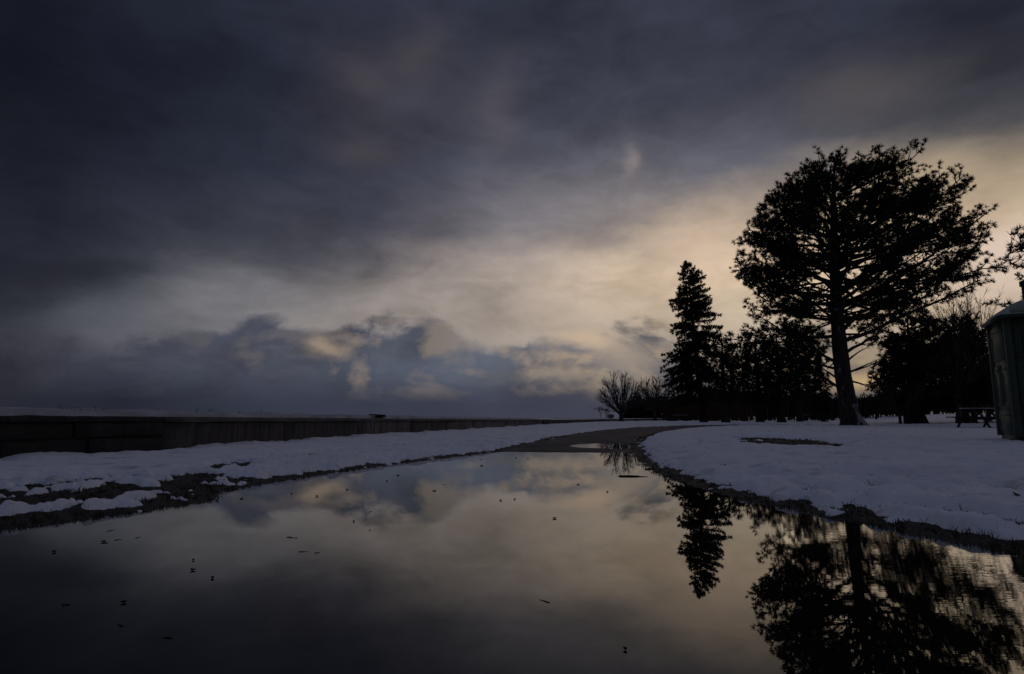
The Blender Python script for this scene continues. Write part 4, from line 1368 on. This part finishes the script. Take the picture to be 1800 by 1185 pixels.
# bushes
def make_bush(b, w, h, seed, mat, label, group=None, n=60, leaf=None):
    g = np.random.default_rng(seed)
    r = empty('bush', b)
    P0, P1, A = [], [], []
    tc, td, ts = [], [], []
    for k in range(n):
        ph = g.uniform(0, 2 * math.pi); q = g.uniform(0, 1) ** 0.6
        p = np.array([math.cos(ph) * w * 0.2, math.sin(ph) * w * 0.2, 0.0])
        e = np.array([math.cos(ph) * w * q, math.sin(ph) * w * q, h * (1 - 0.45 * q * q) * g.uniform(0.6, 1.0)])
        mid = (p + e) / 2 + g.normal(size=3) * 0.08 * h
        P0 += [p, mid]; P1 += [mid, e]; A += [0.022, 0.016]
        for _ in range(5):
            s = g.uniform(0.3, 1); v = mid + (e - mid) * s
            ee = v + g.normal(size=3) * [0.2, 0.2, 0.2] * h * 0.6 + [0, 0, 0.08 * h]
            ee[2] = max(ee[2], 0.05)
            P0.append(v); P1.append(ee); A.append(0.012)
            if leaf: tc.append(ee); td.append([0, 0, 1.0]); ts.append(0.22 * h ** 0.5)
    geo = Geo(); geo.segs(P0, P1, np.array(A), np.array(A) * 0.6, 3)
    geo.obj('stem', mat, r)
    if leaf:
        f = Geo(); f.tufts(tc, td, np.array(ts), 8, 0.08, g, 1.2); f.obj('foliage', leaf, r)
    tag(r, label, 'bush', group)
    return r
b = stand(1073, 120); b[2] = 0.25
make_bush(b, 0.95, 1.25, 71, M_RED, 'small reddish bush on the skyline left of the lone bare tree', n=70)
for i, (px, Y, w, h, lab) in enumerate([(1112, 100, 1.6, 2.6, 'olive dead-leaved bush just right of the lone bare tree'), (1182, 78, 2.0, 2.6, 'reddish-brown bush under the left side of the spruce'), (1206, 80, 2.0, 2.9, 'reddish-brown bush behind the spruce trunk, left of it'),
                              (1254, 74, 1.9, 2.6, 'reddish-brown bush right of the spruce trunk'), (1300, 82, 2.2, 2.7, 'brown bush between the pine trunks, low')]):
    make_bush(stand(px, Y), w, h, 80 + i, M_RED, lab, 'brown bushes at the edge of the wood', n=110)

# --- wood closing the park behind: one mass nobody can count
g = np.random.default_rng(91)
wood = Geo(); tc, td, ts = [], [], []
P0, P1, A = [], [], []
TOPS = [(1105, 722), (1120, 702), (1132, 712), (1142, 700), (1165, 706), (1200, 704), (1260, 706), (1330, 700), (1420, 702), (1500, 706), (1520, 704), (1545, 702), (1600, 690), (1700, 680), (1800, 670), (1900, 668), (2100, 660), (2500, 650)]
for k in range(520):
    px = g.uniform(1104, 1800) if k < 420 else g.uniform(1800, 2600)
    Y = g.uniform(86, 135)
    top = np.interp(px, *np.array(TOPS).T) + g.normal() * 3.5
    b = stand(px, Y); tz_ = plane(px, top, Y)[2]
    H = max(tz_ - b[2], 1.2)
    P0.append(b - [0, 0, 0.2]); P1.append(b + [g.normal() * .1, 0, H * 0.9]); A.append(g.uniform(0.07, 0.16))
    m = 34
    f = g.random(m) ** 0.75
    rad = H * 0.28 * (1 - f) + 0.35
    ph = g.uniform(0, 6.283, m); q = g.random(m) ** 0.5
    zz = b[2] + H * (0.10 + 0.9 * f) if k % 3 else b[2] + H * (0.25 + 0.75 * f)
    tc.append(np.stack([b[0] + np.cos(ph) * rad * q, b[1] + np.sin(ph) * rad * q, zz], -1))
    td.append(np.stack([np.cos(ph), np.sin(ph), 0.4 + 0 * ph], -1)); ts.append(g.uniform(0.5, 0.95, m) * min(1.0, H / 3.5))
wood.tufts(np.concatenate(tc), np.concatenate(td), np.concatenate(ts), 7, 0.22, g, 1.0)
wood.segs(P0, P1, np.array(A), np.array(A) * 0.4, 4)
o = wood.obj('far_wood', M_WOOD_FAR)
tag(o, 'dark wood closing off the park behind the pines', 'wood', kind='stuff')

# young trunks and posts standing in the snow at the edge of the wood
for i, px in enumerate([1174, 1189, 1208, 1248, 1262, 1318, 1351, 1386, 1463]):
    Y = g.uniform(62, 84)
    r = make_bare('bare_sapling', stand(px, Y), g.uniform(2.4, 3.6), 0.35, 200 + i, 1.2, g.uniform(0.07, 0.13), 3, 2, minr=0.02, lean=g.uniform(-0.15, 0.15))
    tag(r, 'thin bare sapling at the edge of the dark wood, low between the trunks', 'tree', 'saplings at the edge of the wood')

# power pole far off in the gap right of the big trunk
b = stand(1522, 190); zt_ = plane(1522, 689, 190)[2] - b[2]
r = empty('power_pole', b)
tag(r, 'thin far power pole in the bright gap right of the big trunk', 'pole')
gq = Geo(); gq.tube([[0, 0, -0.3], [0, 0, zt_]], [0.22, 0.15], 8); gq.obj('post', M_POLE, r, True)
gq = Geo(); gq.box((0, 0.2, zt_ - 0.9), (2.2, 0.14, 0.16)); gq.obj('crossarm', M_POLE, r)
for sx in (-0.95, -0.4, 0.4, 0.95):
    gq = Geo(); gq.tube([[sx, 0.2, zt_ - 0.81], [sx, 0.2, zt_ - 0.55]], [0.07, 0.05], 6); gq.obj('insulator', M_STEEL, r, True)

# ------------------------------------------------------------------ portable toilet
C = np.array(gnd(1790, 778, 0.07)); Fp = plane(1757, 773, 10.55)
ux = np.array([Fp[0] - C[0], Fp[1] - C[1]]); ux /= np.linalg.norm(ux)       # along the narrow visible side
rz = math.atan2(ux[1], ux[0]) - math.pi / 2
W = 1.12
# local frame: x to the right along the front, y back along the side; front left corner at the origin of the root
zb = float(ground_z(np.array([C[0]]), np.array([C[1]]))[0])
root = empty('portable_toilet', (C[0], C[1], zb), rz)
tag(root, 'dark green portable toilet with pale domed roof and black vent pipe', 'toilet')
HB = 2.02
g1 = Geo()
g1.box((W/2, W/2, 0.05), (W - 0.06, W - 0.06, 0.14)); g1.box((0.14, W/2, 0.02), (0.10, W + 0.04, 0.10)); g1.box((W - 0.14, W/2, 0.02), (0.10, W + 0.04, 0.10))
g1.obj('skid_base', M_TDARK, root)
def panel_wall(name, M4, door=False):
    """moulded sheet in x(0..W) z(0.12..HB), facing -y, with raised and sunk fields"""
    g2 = Geo()
    def put(gg, c, s): gg.box(c, s)
    put(g2, (W/2, 0.04, (0.12 + HB) / 2), (W - 0.10, 0.03, HB - 0.12))
    fields = []
    for (x0, x1, z0, z1) in ([(0.10, W - 0.10, 0.18, 0.52), (0.10, 0.50, 0.60, 1.28), (0.58, W - 0.10, 0.60, 1.28), (0.10, W - 0.10, 1.36, 1.92)] if not door else []):
        fields.append((x0, x1, z0, z1))
    o = g2
    for (x0, x1, z0, z1) in fields:
        o.box(((x0 + x1) / 2, 0.018, (z0 + z1) / 2), (x1 - x0, 0.020, z1 - z0))
        o.box(((x0 + x1) / 2, 0.004, z1 - 0.07), (x1 - x0 - 0.10, 0.012, 0.03))
        o.box((x0 + 0.07, 0.004, (z0 + z1) / 2 - 0.04), (0.03, 0.012, z1 - z0 - 0.20))
    v = np.concatenate(o.v); hv = np.c_[v, np.ones(len(v))] @ np.array(M4).T
    o.v = [hv[:, :3]]
    return o.obj(name, M_TOILET, root)
front = Matrix.Identity(4)
left = Matrix.Translation((0, W, 0)) @ Matrix.Rotation(-math.pi / 2, 4, 'Z')
right = Matrix.Translation((W, 0, 0)) @ Matrix.Rotation(math.pi / 2, 4, 'Z')
backm = Matrix.Translation((W, W, 0)) @ Matrix.Rotation(math.pi, 4, 'Z')
panel_wall('side_wall', left); panel_wall('side_wall', right); panel_wall('back_wall', backm); panel_wall('front_wall', front)
g3 = Geo()
g3.box((W/2 + 0.02, -0.012, 1.02), (0.74, 0.028, 1.74))
dr = g3.obj('door', M_TOILET, root)
g3 = Geo(); g3.box((W/2 + 0.02, -0.034, 1.45), (0.52, 0.014, 0.62)); g3.box((W/2 + 0.02, -0.034, 0.62), (0.52, 0.014, 0.62)); g3.obj('door_panel', M_TDARK, dr)
g3 = Geo(); g3.tube([[W - 0.24, -0.07, 0.98], [W - 0.24, -0.07, 1.12]], 0.013, 8); g3.box((W - 0.24, -0.045, 1.05), (0.05, 0.04, 0.05)); g3.obj('handle', M_TVENT, dr)
for cx, cy in ((0.03, 0.03), (W - 0.03, 0.03), (0.03, W - 0.03), (W - 0.03, W - 0.03)):
    g3 = Geo(); g3.tube([[cx, cy, 0.10], [cx, cy, HB * 0.5], [cx, cy, HB + 0.01]], [0.062, 0.058, 0.055], 10); g3.obj('corner_post', M_TDARK, root, True)
# roof: shallow dome on a rim
m = 17
uu = np.linspace(-0.05, 1.05, m)
X, Y_ = np.meshgrid(uu, uu, indexing='ij')
e = np.clip(1 - np.maximum(np.abs(X - 0.5), np.abs(Y_ - 0.5)) / 0.55, 0, 1)
Z = HB + 0.035 + 0.27 * (1 - (1 - e) ** 2.6) * (0.75 + 0.25 * np.cos((X - 0.5) * 2.2)) + 0.025 * (e > 0.1)
v = np.stack([X * W, Y_ * W, Z], -1).reshape(-1, 3)
i, j = np.meshgrid(np.arange(m - 1), np.arange(m - 1), indexing='ij')
q = np.stack([i * m + j, (i + 1) * m + j, (i + 1) * m + j + 1, i * m + j + 1], -1).reshape(-1, 4)
g3 = Geo(); g3.add(v, q); g3.obj('roof', M_TROOF, root, True)
g3 = Geo()
for a, b_, in (((-0.055*W, -0.055*W), (1.055*W, -0.055*W)), ((-0.055*W, 1.055*W), (1.055*W, 1.055*W)), ((-0.055*W, -0.03*W), (-0.055*W, 1.03*W)), ((1.055*W, -0.03*W), (1.055*W, 1.03*W))):
    g3.bar((*a, HB + 0.005), (*b_, HB + 0.005), 0.05, 0.05)
g3.obj('roof_rim', M_TDARK, root)
g3 = Geo(); g3.box((W/2, -0.02, HB + 0.12), (W * 0.86, 0.05, 0.16)); g3.obj('front_gable', M_TROOF, root)
vx, vy = 0.50, W - 0.40
g3 = Geo(); g3.tube([[vx, vy, HB], [vx, vy, HB + 0.62]], [0.065, 0.065], 12, False); vp = g3.obj('vent_pipe', M_TVENT, root, True)
g3 = Geo(); g3.tube([[vx, vy, HB + 0.60], [vx, vy, HB + 0.68]], [0.088, 0.088], 12, True); g3.tube([[vx, vy, HB + 0.61], [vx, vy, HB + 0.60]], [0.088, 0.07], 12, True); g3.obj('vent_cap', M_TVENT, vp, True)

# ------------------------------------------------------------------ picnic tables
def picnic(b, rz, label):
    r = empty('picnic_table', b, rz)
    tag(r, label, 'picnic table')
    Lt = 1.85
    for k in range(5):
        g4 = Geo(); g4.box((0, -0.30 + 0.15 * k, 0.74), (Lt, 0.138, 0.045)); g4.obj('top_plank', M_TABLE, r)
    for sy in (-1, 1):
        for k in range(2):
            g4 = Geo(); g4.box((0, sy * (0.63 + 0.14 * k), 0.44), (Lt, 0.13, 0.045)); g4.obj('seat_plank', M_TABLE, r)
    for sx in (-0.62, 0.62):
        for sy in (-1, 1):
            g4 = Geo(); g4.bar((sx, sy * 0.24, 0.71), (sx, sy * 0.70, -0.05), 0.08, 0.045); g4.obj('leg', M_TABLE, r)
        g4 = Geo(); g4.bar((sx + 0.055, -0.76, 0.39), (sx + 0.055, 0.76, 0.39), 0.045, 0.10); g4.obj('seat_bearer', M_TABLE, r)
        g4 = Geo(); g4.bar((sx + 0.055, -0.34, 0.69), (sx + 0.055, 0.34, 0.69), 0.045, 0.08); g4.obj('top_bearer', M_TABLE, r)
        g4 = Geo(); s = -1 if sx > 0 else 1
        g4.bar((sx + s * 0.06, 0, 0.40), (sx + s * 0.45, 0, 0.70), 0.045, 0.07); g4.obj('brace', M_TABLE, r)
    g4 = Geo()
    g4.add([[-Lt/2 + 0.03, -0.34, 0.7645], [Lt/2 - 0.03, -0.34, 0.7645], [Lt/2 - 0.05, 0.34, 0.7645], [-Lt/2 + 0.05, 0.34, 0.7645], [-Lt/2 + 0.08, -0.28, 0.785], [Lt/2 - 0.08, -0.28, 0.79], [Lt/2 - 0.08, 0.28, 0.785], [-Lt/2 + 0.08, 0.28, 0.79]],
           [[4, 5, 6, 7], [0, 1, 5, 4], [1, 2, 6, 5], [2, 3, 7, 6], [3, 0, 4, 7]])
    g4.obj('snow_layer', M_DSNOW, r)
    return r
b = stand(1733, 23.2)
picnic(b + [0, 0, -0.03], R(-38 + 50), 'dark picnic table dusted with snow beside the green toilet')
b = stand(1428, 70)
picnic(b + [0, 0, -0.03], R(-20), 'small far picnic table at the edge of the wood, left of the big pine foot')
b = stand(1196, 72)
picnic(b + [0, 0, -0.03], R(-12), 'small far picnic table left of the spruce trunk')

# ------------------------------------------------------------------ things lying in and by the puddle
def leaf_geo(L, w, seed):
    g5 = np.random.default_rng(seed); g6 = Geo()
    n_ = 9
    a = np.linspace(0, 2 * math.pi, n_, endpoint=False)
    rr = 1 + 0.35 * np.cos(3 * a) + g5.normal(size=n_) * 0.12
    rim = np.stack([np.cos(a) * rr * L / 2, np.sin(a) * rr * w / 2, 0.004 + np.abs(g5.normal(size=n_)) * 0.06 * w], -1)
    low = rim - [0, 0, 0.003]
    v = np.vstack([rim, low, [[0, 0, 0.003]], [[0, 0, -0.001]]])
    k = np.arange(n_)
    g6.add(v, np.stack([k, (k + 1) % n_, n_ + (k + 1) % n_, n_ + k], -1)[:, ::-1], np.vstack([np.stack([k, (k + 1) % n_, 0 * k + 2 * n_], -1), np.stack([n_ + (k + 1) % n_, n_ + k, 0 * k + 2 * n_ + 1], -1)]))
    g6.segs([[L * 0.4, 0, 0.004]], [[L * 0.85, 0.1 * w, 0.002]], 0.0015, 0.001)
    return g6
def twig_geo(L, rad, seed, up=0.35):
    g5 = np.random.default_rng(seed); g6 = Geo()
    P = np.array([[-L / 2, 0, 0.0], [-L * 0.1, L * 0.05 * g5.normal(), 0.0006], [L / 2, L * 0.05 * g5.normal(), 0.0]])
    g6.tube(P, [rad, rad * 0.8, rad * 0.4], 5)
    for _ in range(2):
        s = g5.uniform(-0.3, 0.4) * L
        g6.segs([[s, 0, 0.0]], [[s + g5.normal() * 0.12 * L, g5.normal() * 0.18 * L, abs(g5.normal()) * (up * L * 0.3 if up > 0.7 or L > 0.055 else 0.0)]], rad * 0.5, rad * 0.25)
    return g6
# forked stick near the far right shore
c = gnd(1106, 838)
g6 = Geo()
g6.tube([[-0.07, 0.005, 0.0], [0.02, 0.0, 0.002], [0.14, -0.012, 0.0]], [0.008, 0.007, 0.003], 6)
g6.tube([[-0.075, 0.03, 0.001], [0.0, 0.04, 0.003], [0.085, 0.045, 0.002]], [0.007, 0.006, 0.003], 6)
g6.tube([[-0.075, 0.035, 0.001], [-0.06, 0.015, 0.003], [-0.07, -0.01, 0.0]], [0.006, 0.007, 0.005], 6)
o = g6.obj('stick', M_TWIG, None, True); o.location = (c[0], c[1], 0); tag(o, 'forked stick floating in the puddle near the far right shore', 'stick')
c = gnd(1147, 825.5)
o = twig_geo(0.13, 0.009, 3).obj('stick', M_TWIG, None, True); o.location = (c[0], c[1], 0); tag(o, 'short thin stick floating behind the forked stick', 'stick')
LB = 'dark leaf scraps floating on the puddle'
for i, (px, py, L) in enumerate([(699, 836, .045), (557, 873, .04), (764, 863, .035), (847, 819, .07), (845, 808, .03), (907, 805, .04), (928, 806, .03), (1016, 852, .03), (1149, 830, .03), (1068, 865, .025), (610, 861, .03), (680, 846, .02), (95, 971, .03), (218, 1060, .022), (373, 1017, .022),
                                 (338, 1003, .025), (1099, 1143, .014), (183, 953, .03), (880, 880, .025), (975, 912, .04), (622, 917, .02), (340, 985, .015), (512, 868, .02), (425, 877, .03), (905, 878, .02)]):
    c = gnd(px, py)
    L *= 0.45 if py > 900 else 0.55
    o = leaf_geo(L, L * 0.7, 300 + i).obj('leaf', M_LEAF); o.location = (c[0], c[1], 0.001); o.rotation_euler = (0, 0, i * 1.7)
    tag(o, {699: 'largest dark leaf scrap floating just off the left bank', 557: 'dark leaf scrap floating alone near the left bank, below the driftwood plank', 847: 'flat dark leaf at the far left corner of the puddle, by the dry asphalt',
            1099: 'tiny leaf scrap floating lowest in the puddle, in the darkest water', 1149: 'small leaf scrap beside the short thin stick', 95: 'leaf scrap floating nearest the bottom of the slushy left bank',
            1016: 'leaf scrap in the reflected cloud left of the forked stick', 218: 'lone leaf scrap on the dark water low at the left'}.get(px, 'dark leaf scrap floating on the still puddle'), 'leaf', LB)
TB = 'thin twigs floating on the puddle'
for i, (px, py, L, up) in enumerate([(514, 945, .09, .8), (533, 970, .05, .2), (558, 972, .03, .2), (208, 949, .04, .2), (195, 933, .05, .2), (243, 945, .05, .1), (650, 932, .05, .2), (957, 1057, .06, .1), (210, 1100, .04, .1), (292, 1122, .04, .1), (115, 1064, .03, .9), (185, 955, .03, .3), (780, 852, .05, .3), (650, 900, .05, .2), (985, 835, .05, .5)]):
    c = gnd(px, py)
    L *= 0.6
    o = twig_geo(L, 0.0018, 400 + i, up).obj('twig', M_LEAF); o.location = (c[0], c[1], 0); o.rotation_euler = (0, 0, i * 0.37 - 0.3)
    tag(o, {514: 'longest thin twig on the puddle, with a side shoot sticking up', 957: 'lone thin twig low in the middle of the dark water', 985: 'thin twig floating near the far edge of the puddle, in the reflected cloud',
            115: 'thin upright twig poking from the dark water at far left', 292: 'lowest thin twig floating at the left of the dark water'}.get(px, 'thin dark twig floating on the still puddle'), 'twig', TB)
c = gnd(1784, 860, 0.13)
zz = float(ground_z(np.array([c[0]]), np.array([c[1]]))[0] + snow_t(np.array([c[0]]), np.array([c[1]]), poly_sd(np.array([c[0]]), np.array([c[1]]), PATH))[0])
o = leaf_geo(0.032, 0.026, 501).obj('leaf', M_RED); o.location = (c[0], c[1], zz + 0.004); o.rotation_euler = (0.5, 0.3, 1)
tag(o, 'single brown leaf lying on the snow at the right edge', 'leaf')

# dead grass along the thawed verges, round the big trunk and at the wall foot
g = np.random.default_rng(77)
N0 = 90000
rr = np.exp(g.uniform(math.log(1.2), math.log(38), N0)); aa = np.radians(g.uniform(-46, 46, N0))
X, Y_ = np.sin(aa) * rr, np.cos(aa) * rr
sdv = poly_sd(X, Y_, PATH)
tv = snow_t(X, Y_, sdv)
gzv = ground_z(X, Y_, sdv)
okm = (X > wall_x(Y_) + 0.05) & (sdv > -0.02)
nearp = np.hypot(X - base[0], Y_ - base[1]) < 2.2
wallf = np.abs(X - wall_x(Y_) - 0.08) < 0.06
thin = (tv < 0.012) & (sdv < 3.5)
prob = np.where(thin, 0.45, 0.0) + np.where(nearp, 0.35, 0) + np.where(wallf & (Y_ < 30), 0.5, 0) + 0.006
okm &= (g.random(N0) < prob) & (gzv > -0.02)
X, Y_, Zg, Tv = X[okm], Y_[okm], gzv[okm], tv[okm]
nb = 5
n_ = len(X)
bx = X[:, None] + g.normal(size=(n_, nb)) * 0.012; by = Y_[:, None] + g.normal(size=(n_, nb)) * 0.012
hh = g.uniform(0.006, 0.020, (n_, nb)) * (1 + (np.hypot(X, Y_)[:, None] > 12) * 1.0) + np.maximum(Tv, 0)[:, None] * 0.9
lx, ly = g.normal(size=(n_, nb)) * hh * 0.6, g.normal(size=(n_, nb)) * hh * 0.6
wd_ = 0.0016 + 0.0004 * np.hypot(X, Y_)[:, None] * g.uniform(0.5, 1.2, (n_, nb))
th = g.uniform(0, math.pi, (n_, nb))
b0 = np.stack([bx - np.cos(th) * wd_, by - np.sin(th) * wd_, np.broadcast_to(Zg[:, None], bx.shape) - 0.004], -1)
b1 = np.stack([bx + np.cos(th) * wd_, by + np.sin(th) * wd_, np.broadcast_to(Zg[:, None], bx.shape) - 0.004], -1)
tpv = np.stack([bx + lx, by + ly, Zg[:, None] + hh], -1)
v = np.stack([b0, b1, tpv], 2).reshape(-1, 3)
grass = mesh_np('grass', v, np.arange(len(v)).reshape(-1, 3), M_GRASS)
tag(grass, 'dead grass poking through the thawed verges beside the path', 'grass', kind='stuff')
print('TRIS', sum(len(o.data.polygons) for o in bpy.data.objects if o.type == 'MESH'), 'grass', n_, 'pine tufts', len(pn.tc), flush=True)
